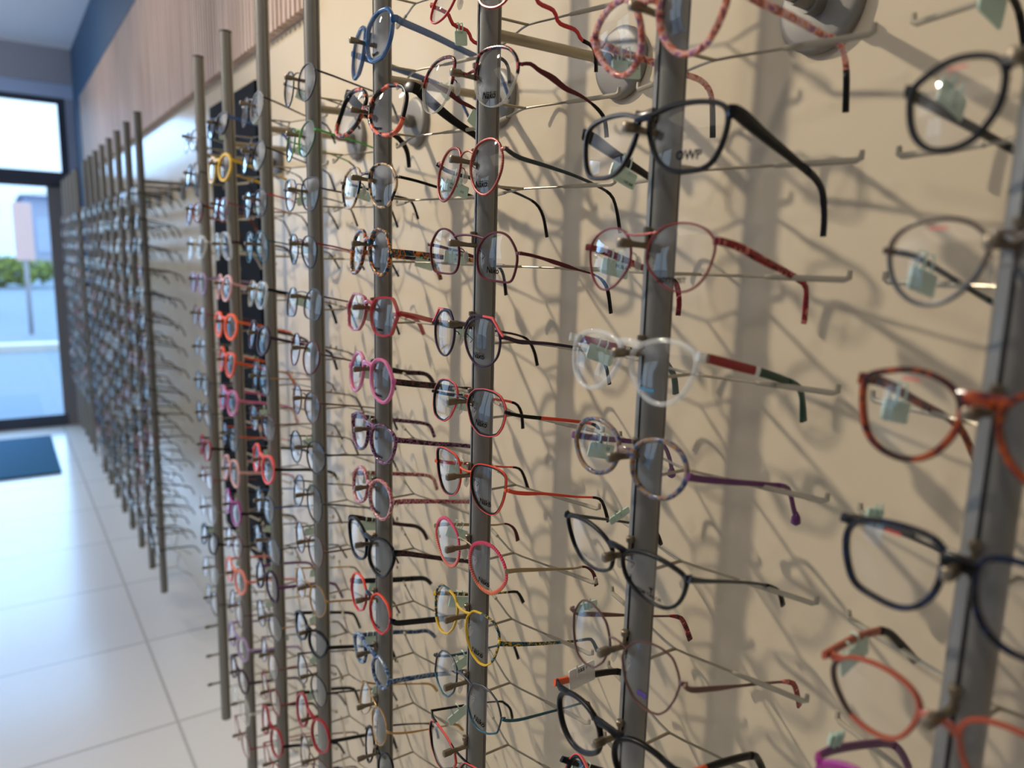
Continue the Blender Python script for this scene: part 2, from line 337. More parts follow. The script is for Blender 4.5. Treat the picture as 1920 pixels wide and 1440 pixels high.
# measured outlines: position, roll/pitch/yaw/wrap; rim outline (0.1 mm); temple path (mm); corner style
SOL={
'M0':([0.3276,0.3417,0.1462,0.0282,0.2232,-0.0186,0.0794],[82,-28,82,-145,125,-233,197,-293,291,-311,381,-289,456,-230,507,-168,547,-104,549,-39,484,37,369,92,233,113,130,74],[58,-4,-5,57,-12,-26,56,-20,-52,55,-31,-83,55,-37,-100,54,-45,-107,54,-56,-108,54,-78,-105],'s'),
'M1':([0.3287,0.3415,0.0784,-0.0166,-0.0765,-0.0059,0.0953],[48,69,91,84,198,113,351,119,499,103,580,69,605,14,602,-65,582,-143,540,-221,490,-252,435,-262,306,-264,204,-235,131,-169,80,-88,50,1],[63,4,-8,63,2,-16,63,-3,-32,63,-10,-57,63,-14,-71,63,-19,-87,63,-26,-96,64,-40,-100,64,-52,-102],'s'),
'M2':([0.3298,0.3412,0.0106,0.0313,-0.0561,-0.0335,0.1275],[72,-92,79,-21,112,38,171,86,268,110,387,105,483,74,544,26,566,-30,556,-95,525,-180,469,-247,391,-287,319,-289,230,-262,148,-203,90,-143],[59,0,-6,59,-2,-23,58,-8,-47,57,-13,-69,56,-17,-85,56,-21,-92,55,-33,-95,55,-44,-95],'s'),
'M3':([0.3262,0.3421,-0.0572,0.0036,-0.1902,-0.0068,0.0572],[50,-66,46,8,104,57,230,98,358,107,463,89,534,49,552,-27,535,-108,485,-205,399,-265,298,-278,194,-245,104,-165],[58,4,1,58,4,-9,58,3,-36,58,2,-61,58,-1,-94,58,-5,-103,57,-12,-109,57,-24,-114],'s'),
'M4':([0.3284,0.3415,-0.1251,-0.0359,-0.1145,0.0227,0.0336],[65,20,81,79,141,133,245,165,352,166,452,124,501,45,499,-38,452,-115,385,-168,281,-190,178,-168,90,-95],[53,1,0,53,-1,-15,54,-3,-36,55,-7,-83,56,-9,-99,56,-15,-106,56,-24,-112,57,-31,-116],'s'),
'M5':([0.3266,0.342,-0.1929,-0.0146,0.1197,-0.0372,0.0636],[48,-5,100,56,221,98,364,111,500,95,591,65,588,-3,550,-98,495,-168,412,-216,284,-225,166,-191,77,-131],[62,7,-3,62,1,-17,61,-8,-40,60,-19,-66,59,-27,-81,59,-35,-90,59,-46,-94],'s'),
'M6':([0.329,0.3413,-0.2607,-0.0109,-0.1264,-0.0262,0.1103],[61,-18,87,41,146,116,252,158,361,169,460,148,512,84,546,12,523,-100,477,-203,421,-259,327,-278,207,-254,113,-160],[58,3,-5,57,-2,-13,57,-5,-32,55,-13,-91,55,-17,-119,55,-23,-129,54,-40,-140],'p'),
'M7':([0.3258,0.3421,-0.3285,0.0366,-0.0275,0.0027,0.1194],[70,-44,98,38,183,92,309,114,460,97,567,50,623,-23,605,-136,534,-235,416,-280,290,-268,172,-212,94,-143],[66,9,-5,66,7,-24,66,4,-48,66,-1,-72,65,-8,-81,65,-21,-89],'s'),
'M8':([0.3253,0.3424,-0.3963,-0.0754,-0.4429,-0.108,0.1691],[119,-130,86,-53,137,29,272,106,437,147,574,145,631,75,616,-48,544,-127,415,-172,275,-185,184,-177],None,'s'),
'N0':([0.3277,0.5495,0.214,-0.0811,-0.2104,0.0832,0.0885],[173,-98,205,-144,281,-199,400,-226,487,-213,541,-175,554,-108,533,-26,453,54,314,106,189,105,127,52,133,-31],[59,-7,-4,61,-6,-22,62,0,-41,63,4,-59,65,6,-82,66,5,-100,68,-4,-109],'s'),
'N1':([0.3256,0.5498,0.1462,-0.0747,-0.1218,0.0639,0.0629],[165,24,170,126,228,161,324,174,455,168,556,138,631,83,677,11,682,-56,656,-132,602,-226,504,-276,390,-276,278,-230,205,-143,169,-59],[71,2,-5,72,4,-12,72,2,-21,73,0,-34,74,-4,-48,75,-5,-60,76,-7,-71,77,-11,-83,78,-17,-91,79,-30,-96],'s'),
'N2':([0.3287,0.5493,0.0784,0.0279,-0.1474,-0.0001,0.0812],[90,-80,89,7,127,90,208,134,329,141,424,99,482,19,508,-66,494,-158,445,-247,378,-295,300,-303,201,-257,127,-170],[54,4,-2,54,2,-8,54,0,-18,54,0,-44,54,-1,-76,54,-4,-103,54,-8,-117,53,-18,-126,53,-37,-134],'s'),
'N3':([0.3319,0.5488,0.0106,-0.0475,0.0144,0.0477,0.049],[137,-84,153,-28,221,52,324,99,427,111,529,86,599,27,643,-33,656,-94,637,-179,601,-260,553,-280,417,-282,257,-274,173,-236,142,-161],[69,-4,-2,69,-5,-11,70,-8,-26,72,-17,-63,73,-20,-77,74,-25,-88,75,-34,-95,76,-54,-100],'s'),
'N4':([0.325,0.5499,-0.0572,-0.0152,-0.0184,-0.0291,0.1167],[95,-74,129,-2,201,51,310,81,418,72,510,27,566,-43,573,-128,545,-219,462,-291,374,-320,263,-314,164,-248,110,-163],[60,-5,-8,60,-6,-13,60,-9,-24,59,-11,-51,58,-15,-81,58,-18,-98,57,-23,-111,57,-35,-120,57,-50,-125],'s'),
'N5':([0.3285,0.5493,-0.1251,0.0227,-0.145,-0.0131,0.1006],[125,-68,95,-2,114,71,180,121,307,140,435,136,529,111,595,44,613,-19,595,-122,541,-199,440,-227,312,-231,195,-172],[64,0,-5,64,-2,-22,64,-3,-55,63,-4,-82,63,-5,-95,63,-8,-105,62,-17,-111,62,-32,-115],'p'),
'N6':([0.333,0.5487,-0.1929,0.0184,-0.0134,0.0242,0.0758],[96,10,114,74,170,125,283,145,447,148,557,120,565,59,551,-48,511,-152,442,-241,352,-265,219,-240,141,-175,99,-87],[60,0,-4,60,-3,-12,60,-6,-26,60,-9,-44,61,-17,-79,62,-22,-104,62,-30,-112,62,-47,-119],'s'),
'N7':([0.3325,0.5487,-0.2607,0.0005,-0.0152,-0.0041,0.0855],[96,-45,147,63,279,126,416,136,531,88,609,-5,615,-108,526,-223,417,-290,285,-295,179,-244,109,-152],[64,-1,-6,64,-2,-16,64,-5,-32,64,-13,-75,64,-14,-89,64,-19,-98,64,-26,-103,64,-36,-106],'s'),
'N8':([0.3311,0.5489,-0.3285,0.0014,-0.1252,0.0153,0.0888],[81,-54,83,36,157,119,309,140,462,129,539,63,555,-15,532,-135,494,-225,414,-293,320,-305,213,-265,125,-176],[58,-1,-4,59,-2,-10,59,-6,-34,59,-9,-56,60,-12,-89,60,-13,-107,60,-16,-113,60,-27,-121],'p'),
'N9':([0.333,0.5484,-0.3963,-0.0142,-0.1702,0.0052,0.0977],[133,-164,110,-45,149,73,278,118,396,114,501,80,568,3,591,-47,572,-183,457,-253,329,-286,222,-261],[62,-2,-4,62,-4,-9,62,-6,-24,62,-5,-54,63,-3,-82,63,-2,-102,63,-8,-108,63,-22,-116],'p'),
'N10':([0.3319,0.5487,-0.4642,-0.0062,-0.1092,0.0127,0.0612],[41,-178,101,-88,286,-45,508,-29,614,-66,622,-164,540,-302,393,-390,224,-391,99,-307],None,'p'),
'P0':([0.3313,0.7568,0.214,0.0448,-0.1039,-0.1003,0.1028],[37,45,52,138,168,212,310,233,497,206,591,121,627,28,619,-86,567,-173,462,-249,233,-248,112,-177,52,-65],[65,7,-10,64,6,-14,61,3,-49,57,-1,-83,56,-3,-100,53,-6,-122,52,-16,-134,50,-34,-146],'p'),
'P1':([0.3309,0.7569,0.1462,-0.0993,-0.2678,0.0832,0.0718],[116,-60,68,81,127,192,272,258,439,269,597,241,689,152,713,59,726,-61,726,-154,642,-222,482,-245,314,-213,167,-131],[75,24,-13,76,20,-23,79,12,-56,82,8,-83,83,3,-96,84,-5,-105,86,-19,-113],'s'),
'P2':([0.3284,0.7571,0.0784,-0.0228,-0.0737,0.0042,0.0707],[118,7,149,88,272,129,439,125,580,81,671,0,698,-91,657,-168,579,-271,448,-303,305,-282,190,-185,132,-88],[73,-1,-5,73,-2,-24,73,-5,-52,73,-6,-68,73,-7,-87,74,-12,-97,74,-29,-106],'s'),
'P3':([0.3313,0.7568,0.0106,0.0062,-0.1049,-0.0188,0.0876],[80,-87,71,40,143,131,256,148,406,108,490,-14,518,-122,499,-245,428,-316,284,-307,151,-227],[55,-8,-3,54,-7,-14,54,-6,-45,53,-6,-77,53,-5,-101,53,-10,-112,52,-27,-121],'s'),
'P4':([0.3326,0.7566,-0.0572,0.0038,-0.1193,0.0096,0.0621],[80,-107,71,8,141,99,311,124,509,122,612,19,640,-48,593,-148,559,-249,398,-286,219,-268,128,-190],[67,-2,-4,67,-3,-20,67,-6,-45,68,-7,-68,68,-8,-89,68,-14,-100,68,-28,-109],'p'),
'P5':([0.3298,0.7569,-0.1251,-0.0088,-0.0831,-0.0129,0.0972],[118,-95,116,52,217,128,374,132,498,50,579,-64,563,-195,454,-298,311,-298,181,-218],[61,-5,-7,61,-7,-28,60,-9,-54,60,-12,-77,60,-13,-102,60,-19,-113,60,-34,-122],'s'),
'P6':([0.3326,0.7566,-0.1929,-0.022,-0.0545,-0.0104,0.0743],[55,-140,57,-17,172,70,352,95,517,59,589,-12,575,-118,508,-238,398,-308,246,-306,113,-233],[62,1,-5,62,-2,-24,62,-6,-50,61,-9,-74,61,-13,-99,61,-18,-110,61,-32,-117],'s'),
'P7':([0.3313,0.7567,-0.2607,-0.0244,-0.1056,-0.0154,0.0782],[41,-70,64,46,174,122,326,138,457,87,537,-9,531,-116,465,-225,323,-276,190,-242,78,-168],[57,-1,-6,56,-1,-20,56,-3,-53,56,-5,-80,55,-7,-103,55,-13,-114,56,-27,-121],'s'),
'P8':([0.3301,0.7569,-0.3285,-0.0073,-0.0711,0.0084,0.0394],[35,-79,85,50,238,133,425,157,568,122,611,31,554,-111,447,-236,326,-275,194,-261,68,-195],[64,10,-4,64,8,-16,64,-1,-49,65,-8,-76,65,-13,-97,65,-21,-108,65,-33,-115],'s'),
'P9':([0.3296,0.7569,-0.3963,-0.0241,-0.0848,-0.0085,0.0416],[59,-78,85,65,206,152,339,158,477,122,558,32,553,-112,416,-256,251,-269,117,-200],[59,-2,-4,59,-5,-10,59,-7,-30,58,-10,-59,58,-12,-82,58,-15,-105,58,-24,-116],'p'),
'P10':([0.3302,0.7568,-0.4642,-0.0199,-0.0397,-0.034,0.049],[103,-102,148,5,249,73,427,32,536,-42,513,-153,420,-253,282,-278,150,-214],[57,-8,-2,56,-10,-23,55,-15,-60,54,-20,-85,54,-23,-104,53,-34,-116],'p'),
'P11':([0.3338,0.7561,-0.532,-0.0629,-0.1895,-0.1052,0.0553],[101,-186,46,-46,166,58,337,58,459,-13,488,-146,424,-259,278,-308],[52,-3,-3,51,-6,-15,49,-8,-33,48,-8,-48,45,-8,-76,43,-9,-95,42,-19,-107],'s'),
'P12':([0.3376,0.7557,-0.5998,-0.0311,-0.1423,-0.0535,0.0926],[108,-121,97,30,204,136,337,149,419,82,431,-46,316,-227,183,-247],None,'s'),
'R1':([0.326,0.1345,0.0784,0.0,-0.0698,0.0,0.0873],[451,-32,402,10,340,47,262,63,177,54,106,26,72,-27,68,-94,77,-159,108,-215,147,-264,212,-297,284,-303,356,-280,413,-222,444,-136],[48,-3,-6,48,-4,-23,48,-6,-63,48,-9,-119,48,-10,-147],'s'),
'R2':([0.326,0.1345,0.0106,0.0,-0.0698,0.0,0.0873],[473,-30,453,32,379,84,257,103,152,88,75,40,45,-17,66,-101,110,-174,174,-232,245,-260,325,-253,398,-209,450,-132],[50,-3,-9,50,-3,-31,50,-8,-59,50,-14,-89,50,-20,-122,50,-26,-159],'s'),
'R3':([0.326,0.1345,-0.0572,0.0,-0.0698,0.0,0.0873],[533,17,511,79,419,112,304,132,198,116,116,75,78,22,73,-53,98,-126,148,-199,211,-246,290,-266,378,-254,455,-213,505,-131],[56,6,-8,56,3,-30,56,-6,-60,56,-16,-97,56,-25,-119,56,-43,-141],'s'),
'R4':([0.326,0.1345,-0.1251,0.0,-0.0698,0.0,0.0873],[529,5,475,63,370,92,233,103,134,96,74,61,66,-16,77,-117,119,-200,177,-250,250,-273,358,-267,455,-245,506,-166,532,-76],[56,5,-4,56,1,-24,56,-8,-57,56,-16,-82,56,-31,-124,56,-42,-150],'s'),
'R5':([0.326,0.1345,-0.1929,0.0,-0.0698,0.0,0.0873],[526,-24,461,42,351,74,251,80,153,62,95,16,86,-39,107,-120,154,-200,218,-239,309,-248,409,-223,479,-159,520,-96],[56,1,0,56,4,-23,56,4,-44,56,2,-57,56,-5,-70,56,-24,-97],'s'),
'R6':([0.326,0.1345,-0.2607,0.0,-0.0698,0.0,0.0873],[555,10,525,90,400,150,266,163,162,142,120,99,124,14,183,-67,271,-104,388,-112,487,-83],[58,9,-9,58,8,-24,58,0,-60,58,-7,-83,58,-17,-98,58,-32,-112],'s')}
# ------------------------------------------------------------------ eyeglasses
def glasses_rot(roll, pitch, yaw):
    B = Matrix(((0,0,-1),(-1,0,0),(0,1,0)))
    return B @ Matrix.Rotation(yaw, 3, 'Y') @ Matrix.Rotation(pitch, 3, 'X') @ Matrix.Rotation(roll, 3, 'Z')
def interp(tab, t):
    for (a, x), (b, y) in zip(tab, tab[1:]):
        if t <= b: return x+(y-x)*(t-a)/max(b-a, 1e-9)
    return tab[-1][1]
def default_temple(sh, v, length=100, drop=36):
    u = sh.u1+3
    return [(u,v,-4),(u,v-2,-25),(u+1,v-6,-60),(u+1,v-11,-length+8),(u+1,v-15,-length),(u,v-23,-length-8),(u,v-drop,-length-13)]
def temple_geo(path, sg, n): return [(sg*q[0], q[1], q[2]) for q in resample(catmull([list(q) for q in path], 8, False), n, False)]

def make_glasses(name_args, pts, t, st, g, lo=False):
    """builds one pair of eyeglasses: Empty > rim_front, lens, temple (> temple_tip), nose_pad, price_tag"""
    pos, roll, pitch, yaw, wrap = name_args
    root = empty('eyeglasses', pos, glasses_rot(roll, pitch, yaw))
    tag(root, g['label'], 'eyeglasses', g.get('group'))
    n = 30 if lo else 72
    if g.get('ribs'): n = 210
    sh = Shape(pts, st, wrap, n)
    w, d = g['rim']; mat = g['mat']
    fm = MB()
    lop = 4 if lo else 8
    if g.get('mir'): pass
    wf = mf = None
    if g.get('semi') is not None:
        sv = g['semi']
        wf = lambda q, i: 1 if q[1] > sv else .3
        mf = lambda q, i: mat if q[1] > sv else 'pad'
    if g.get('ribs'):
        wf = lambda q, i: 1.0 if i % 3 else .72
        mf = lambda q, i: mat if i % 3 else g['ribmat']
    if g.get('topw'):
        tw = g['topw']; wf = lambda q, i: 1+(tw-1)*max(0, min(1, (q[1]-sh.c[1])/(sh.v1-sh.c[1])+.15))
    if g.get('mix'):
        m2, fn = g['mix']; mf = lambda q, i: m2 if fn(q[0], q[1], sh) else mat
    for sg in (1, -1):
        sh.rim(fm, sg, w, d, mat, lop, wfun=wf, mfun=mf)
        if g.get('edge'):
            sh.rim(fm, sg, w*.5, d*.9, g['edge'], lop, off=w*.45, woff=d*.12)
    # bridge
    bv = g.get('bv', 3.5); bh, bd = g.get('bridge', (max(w*1.1, 1.4), d*.9)); arch = g.get('arch', 2.)
    qi = sh.at_v(bv)
    a = sh.p3(qi[0], qi[1], 0, 1); b = sh.p3(qi[0], qi[1], 0, -1)
    bp = [a, (a[0]*.5, a[1]+arch*.8, a[2]+.6), (0, a[1]+arch, a[2]+.8), (-a[0]*.5, a[1]+arch*.8, a[2]+.6), b]
    bp = resample(catmull([list(q) for q in bp], 4, False), 9, False)
    k = len(bp); hs = [bh*(1+.55*abs(2*i/(k-1)-1)**2) if w > 2 else bh for i in range(k)]
    ribbon(fm, bp, hs, bd, g.get('bmat', mat), lo=lop)
    # temples
    if t is None: t = default_temple(sh, g.get('tv', 4))
    tt0 = t[0]
    qo = sh.at_v(tt0[1], False)
    th = g.get('th', [(0, 3), (.6, 2.4), (1, 3)]); tk = g.get('tk', 2.2)
    eh = interp(th, 0)
    for sg in (1, -1):
        o = sh.p3(qo[0]-.3, qo[1], 0, sg); h = (sg*tt0[0], tt0[1], tt0[2])
        ep = [o, (o[0]+(h[0]-o[0])*.6, (o[1]+h[1])/2, o[2]*.7-.3), (h[0], h[1], min(o[2]-2, -1.5)), h]
        if tt0[2] > o[2]-1.5: ep = ep[:3]
        ribbon(fm, ep, [max(w, eh*.75)]+[eh]*(len(ep)-1), max(1.2, min(d, 2.6)), g.get('emat', mat), lo=lop)
    if g.get('brow'):
        br, m1, m2 = g['brow']
        for sg in (1, -1):
            P = [sh.p3(q[0], q[1], .8, sg) for q in br]; P = resample([list(q) for q in P], 16, False)
            ribbon(fm, P, [1.8]*16, 1.8, m1, mats=[m1 if i < 7 else m2 for i in range(15)], lo=4)
    fo = fm.build('rim_front', root); sharp(fo, 50)
    if lo is False and g.get('edge') : tag(fo, None)
    # lenses
    for sg in (1, -1):
        lm = MB(); sh.lens(lm, sg, g.get('lens', 'lens'), 2 if lo else 4)
        lo_ = lm.build('lens', root)
        tx = g.get('text')
        for (s, size, fu, dv, m, shear, bold, side) in (tx or ()):
            if side != sg: continue
            V, Fc = text_mesh(s, shear, bold) if s else ([(-.8,-.4*(shear or 1),0),(.8,-.4*(shear or 1),0),(.8,.4*(shear or 1),0),(-.8,.4*(shear or 1),0)], [(0,1,2,3)])
            cu = sh.u0+(sh.u1-sh.u0)*fu; cv = sh.v0+dv if dv > 0 else sh.v1+dv
            vv = []
            for x, y, _ in V:
                u, v = cu+x*size*sg, cv+y*size
                vv.append(mm(sh.p3(u, v, sh.bul(u, v)-.25, sg)))
            tm = MB(); tm.add(vv, Fc, m); tm.build('lettering' if s else 'sticker', lo_, False)
    tipf = g.get('tipf', .7); nT = 14 if lo else 30
    tm_ = g['tmat']
    for sg in (1, -1):
        P = temple_geo(t, sg, nT); k = max(2, int(round((nT-1)*tipf)))
        hs = [interp(th, i/(nT-1)) for i in range(nT)]
        ms = None
        if g.get('segs'): ms = [next(m for f, m in g['segs'] if (i+.5)/(nT-1) <= f) for i in range(nT-1)]
        a = MB(); ribbon(a, P[:k+1], hs[:k+1], tk, tm_, mats=ms[:k] if ms else None, lo=lop)
        to = a.build('temple', root); sharp(to, 50)
        if g.get('insert') and not lo:
            i = MB(); P2 = [(q[0]+sg*.7, q[1], q[2]) for q in P[3:k-2]]
            ribbon(i, P2, [h*.5 for h in hs[3:k-2]], tk*.5, g['insert'], lo=4); i.build('temple_inlay', to)
        if k < nT-1:
            c = MB(); ribbon(c, P[k:], [h*1.05 for h in hs[k:]], tk*1.1, g.get('tip', tm_), mats=ms[k:] if ms and not g.get('tip') else None, lo=lop)
            if g.get('bulb'):
                e = P[-1]; c.tube([mm((e[0], e[1]+4, e[2]+1)), mm((e[0], e[1], e[2])), mm((e[0], e[1]-4, e[2]-1)), mm((e[0], e[1]-6, e[2]-2))], [.001, .003, .0035, .001], g.get('tip', tm_))
            c.build('temple_tip', to)
    # nose pads
    if g.get('pads') and not lo:
        for sg in (1, -1):
            q = sh.at_v(sh.c[1]-2); q0 = sh.at_v(sh.c[1]+4)
            c = (sg*max(5.5, q[0]-1.5), sh.c[1]-3.5, -6.5)
            pm = MB(); rr = []
            for i in range(7):
                f = -1+2*i/6; r = math.sqrt(max(0.02, 1-f*f))
                rr.append([mm((c[0]+sg*(.8*r*math.cos(x)), c[1]+5.5*f, c[2]+3*r*math.sin(x))) for x in [2*math.pi*j/8 for j in range(8)]])
            pm.loft(rr, 'pad'); po = pm.build('nose_pad', root)
            pa = MB(); s0 = sh.p3(q0[0], q0[1], -.6, sg)
            pa.tube([mm(s0), mm((s0[0]-sg*1.2, s0[1]-1, -4)), mm((c[0]+sg*2, c[1]+3, -8)), mm((c[0]+sg*.6, c[1], -6.6))], .00045, g.get('padmat', 'silver'), 5)
            pa.build('pad_arm', po)
    # price tag hanging from the far temple
    tg = g.get('tag')
    if tg:
        if tg is True: tg = {}
        P = temple_geo(t, -1, 40); w0 = tg.get('w', -30)
        c = min(P, key=lambda q: abs(q[2]-w0)); x = c[0]+1.2; L_, H_ = tg.get('size', (25, 11)); dz = tg.get('dv', -8); an = math.radians(tg.get('rot', -8))
        def T(a, b, o=0): return mm((x+o, c[1]+dz+a*math.sin(an)+b*math.cos(an), c[2]-(a*math.cos(an)-b*math.sin(an))))
        m = tg.get('mat', 'tag_mint')
        pm = MB(); rings = []
        for o in (-.5, .5): rings.append([T(a, b, o) for a, b in ((-L_/2+1,-H_/2),(L_/2-1,-H_/2),(L_/2,-H_/2+1),(L_/2,H_/2-1),(L_/2-1,H_/2),(-L_/2+1,H_/2),(-L_/2,H_/2-1),(-L_/2,-H_/2+1))])
        pm.loft(rings, m)
        for a in (-L_*.22, L_*.1):
            pm.tube([T(a, H_/2-2, .8), T(a, H_/2+3, 2), T(a, -dz+3.4, 1.2), T(a, -dz+3.6, -2.4), T(a, H_/2, -2), T(a, H_/2-2, -.6)], .0007, m, 4)
        po = pm.build('price_tag', root, False)
        for s, size, a, b in tg.get('text', ()):
            V, Fc = text_mesh(s, 0, .01)
            tm = MB(); tm.add([T(a+xx*size, b+yy*size, .65) for xx, yy, _ in V], Fc, 'print_black'); tm.build('lettering', po, False)
    return root

NK = [('Näkö', 7.4, .45, 8.5, 'print_black', .22, .022, 1)]
PN = [('Paname', 5.0, .42, 6.5, 'print_black', .3, .04, 1)]
METAL = [(0, 2.6), (.25, 2.6), (.5, 1.7), (.7, 1.7), (.76, 2.6), (1, 3.4)]
ACET = [(0, 5.2), (.5, 4.4), (.75, 4), (1, 4.6)]
G = {}
def gs(key, label, **k): k['label'] = label; k.setdefault('group', 'eyeglasses on the ' + {'R':'first','M':'second','N':'third','P':'fourth','O':'fifth'}[key[0]] + ' pole from the right'); G[key] = k
TG = dict(text=())
gs('M0', 'pink and orange tortoiseshell translucent eyeglasses, cut off by the top edge', rim=(3.8,4), mat='pink_tortoise', tmat='pink_tortoise', tip='black', tipf=.84, th=ACET, tk=3, bridge=(5,4), tag=dict(w=-30, dv=-11, text=[('152 €', 4.2, 6, 2)]))
gs('M1', 'dark navy rectangular eyeglasses with thick grey temples, below pink tortoiseshell pair', rim=(2.9,3.6), mat='navy', tmat='navy', th=[(0,8),(.06,9),(.25,7),(.5,5),(.8,4),(1,4.2)], tk=2.8, insert='grey_temple', bridge=(6,4), bv=7, arch=0, tipf=.6, tip='navy', text=[('OWP', 7.4, .6, 8.5, 'print_navy', 0, .035, 1)], tag=dict(w=-44, dv=-11, rot=-14, text=[('169,30€', 2.8, 6, -3)]))
gs('M2', 'thin rose metal eyeglasses with red tortoiseshell temples', rim=(1.3,1.8), mat='rose_metal', tmat='red_tortoise', emat='rose_metal', th=[(0,4.6),(.3,5.4),(.7,3.8),(1,4.2)], tk=2.4, bv=6, arch=-1, pads=True, text=[('EASYTWIST', 4.4, .42, 6.5, 'print_black', 0, .035, 1)], tag=dict(w=-32, dv=-9, text=[('99.30 €', 3.6, 5, 2)]))
gs('M3', 'clear crystal eyeglasses with red and green temples', rim=(3.4,3.8), mat='clear_crystal', tmat='red', th=[(0,6),(.4,6),(.62,5.2),(.8,4),(1,6)], tk=2.6, bridge=(4.5,4), segs=[(.08,'clear_crystal'),(.42,'dark_red'),(.46,'white'),(1,'bottle_green')], tipf=.7, bv=5, text=[('', 8, .36, 7, 'print_blue', .22, 0, 1)], tag=dict(w=-28, dv=-8))
gs('M4', 'blue and brown tortoiseshell eyeglasses with purple bulb-tipped temples', rim=(3,3.4), mat='blue_tortoise', tmat='purple', th=[(0,5),(.25,4.2),(.5,3.6),(.8,3),(1,3)], tk=2.6, bulb=True, bv=2, bridge=(4.4,3.4), tag=dict(w=-30, dv=-9, text=[('13', 3.6, 6, 2)]))
gs('M5', 'black eyeglasses with slim grey metal temples and black tips', rim=(2.4,3), mat='black', topw=1.3, tmat='gunmetal', tip='black', tipf=.74, th=[(0,4.6),(.12,3),(.3,2.2),(.7,1.8),(.8,2.6),(1,4)], tk=1.8, bv=4, bridge=(4,3), pads=True, padmat='black', text=[('TOM TAILOR', 3.7, .45, 6, 'print_black', 0, .035, 1), ('T', 5, .5, 10, 'print_black', 0, .06, 1), ('SUPER LIGHT', 2.8, .5, 8, 'print_grey', 0, .01, -1)], tag=dict(w=-52, dv=5, rot=14, size=(20,6)))
gs('M6', 'thin brown metal six-sided eyeglasses with red tortoiseshell tips', rim=(1.3,1.8), mat='brown_metal', tmat='brown_metal', tip='red_tortoise', tipf=.72, th=[(0,3),(.1,4),(.25,3.6),(.4,1.8),(.72,1.6),(.78,3.6),(1,5)], tk=2, bv=4, arch=2, pads=True, text=[('', 5, .45, 9, 'sticker_purple', 0, 0, 1)], tag=dict(w=-20, dv=7, rot=8, size=(20,6)))
gs('M7', 'thick black round eyeglasses with orange and ribbed black temples', rim=(3.8,4.2), mat='black', tmat='black', th=[(0,5.5),(.3,5.5),(.7,5),(1,5)], tk=3, segs=[(.2,'orange'),(1,'black')], bridge=(5,4), bv=6, tag=dict(w=-32, dv=2, rot=6, mat='tag_white', size=(26,17), text=[('easy', 6, 0, 5.5)]))
gs('M8', 'black eyeglasses edged in red at the bottom edge, below orange-templed pair', rim=(2.8,3.4), mat='black', edge='coral', tmat='black', th=ACET, tk=2.6, tag=True)
gs('N0', 'red metal eyeglasses with zigzag temples at the top edge', rim=(1.8,2.2), mat='red', tmat='red', tip='black', tipf=.72, th=[(0,3.6),(.7,3.4),(.8,3),(1,3.6)], tk=1.4, pads=True, text=NK, tag=dict(w=-40, dv=-9, rot=20, size=(13,12)))
gs('N1', 'half-rim red and black eyeglasses with leaf-shaped dark red temples', rim=(2.8,2.4), mat='red_black', semi=-6, tmat='burgundy', tip='black', tipf=.7, th=[(0,2.6),(.15,3.4),(.3,5.4),(.5,3.6),(.68,1.8),(.74,2.8),(1,3.8)], tk=1.8, bv=3, arch=-3, bridge=(1.8,2), pads=True, padmat='dark_metal', text=NK, tag=dict(w=-70, dv=-9, rot=-22, size=(20,14)))
gs('N2', 'copper oval eyeglasses with beaded rims and petrol temples', rim=(2.4,2.2), mat='copper', ribs=True, ribmat='rose_metal', tmat='petrol', tip='black', tipf=.74, th=[(0,3.4),(.1,3.8),(.3,3.2),(.7,2.2),(.78,2.8),(1,3.6)], tk=1.6, bv=5, arch=3, bridge=(1.4,1.6), pads=True, padmat='copper', text=NK, tag=dict(w=-24, dv=-13, text=[('VENZN', 2.6, -4, 2), ('4621', 2.6, -5, -1.5), ('CO', 2.6, 6, -1)]))
gs('N3', 'burgundy arch-shaped eyeglasses with flat bottoms', rim=(1.8,2.2), mat='burgundy', tmat='burgundy', tip='black', tipf=.72, th=[(0,3),(.2,2.6),(.28,3.8),(.42,3.6),(.5,1.8),(.7,1.6),(.76,3),(1,3.8)], tk=1.6, bv=5, arch=2, pads=True, padmat='burgundy', text=NK, tag=dict(w=-34, dv=-6, rot=-6, text=[('163.00 €', 3.2, 5, 2.5), ('CI', 2.6, 0, -2)]))
gs('N4', 'plum and coral round eyeglasses with cut-out brow bars', rim=(1.8,2.2), mat='plum', tmat='plum', tip='black', tipf=.72, segs=None, th=[(0,3.4),(.14,4),(.24,3),(.7,2.2),(.78,2.8),(1,3.6)], tk=1.6, bv=1, arch=.5, bridge=(1.6,1.8), brow=([[10.6,-.4],[13.1,3.2],[19.9,9.5],[31.8,9.7],[47,9.3],[52.7,3.9],[56.8,-.5],[62,-4]],'plum','coral'), pads=True, padmat='dark_metal', text=NK, tag=dict(w=-40, dv=-6, size=(16,7)))
gs('N5', 'black eight-sided eyeglasses edged in coral with orange temples', rim=(2,2.4), mat='black', edge='coral', tmat='orange_red', emat='black', tip='black', tipf=.74, segs=[(.26,'black'),(1,'orange_red')], th=[(0,2.8),(.2,3.4),(.7,2.6),(.78,2.8),(1,3.8)], tk=1.6, bv=2, arch=1, pads=True, padmat='dark_metal', text=NK, tag=dict(w=-34, dv=-8))
gs('N6', 'orange cat-eye metal eyeglasses with black inner rims', rim=(1.9,2.4), mat='black', edge='orange_red', tmat='orange_red', bmat='orange', emat='orange', tip='black', tipf=.74, th=[(0,3.4),(.15,3.6),(.3,2.6),(.7,1.8),(.78,2.6),(1,3.8)], tk=1.6, bv=5, arch=-1, pads=True, padmat='dark_metal', text=NK, tag=dict(w=-30, dv=-7))
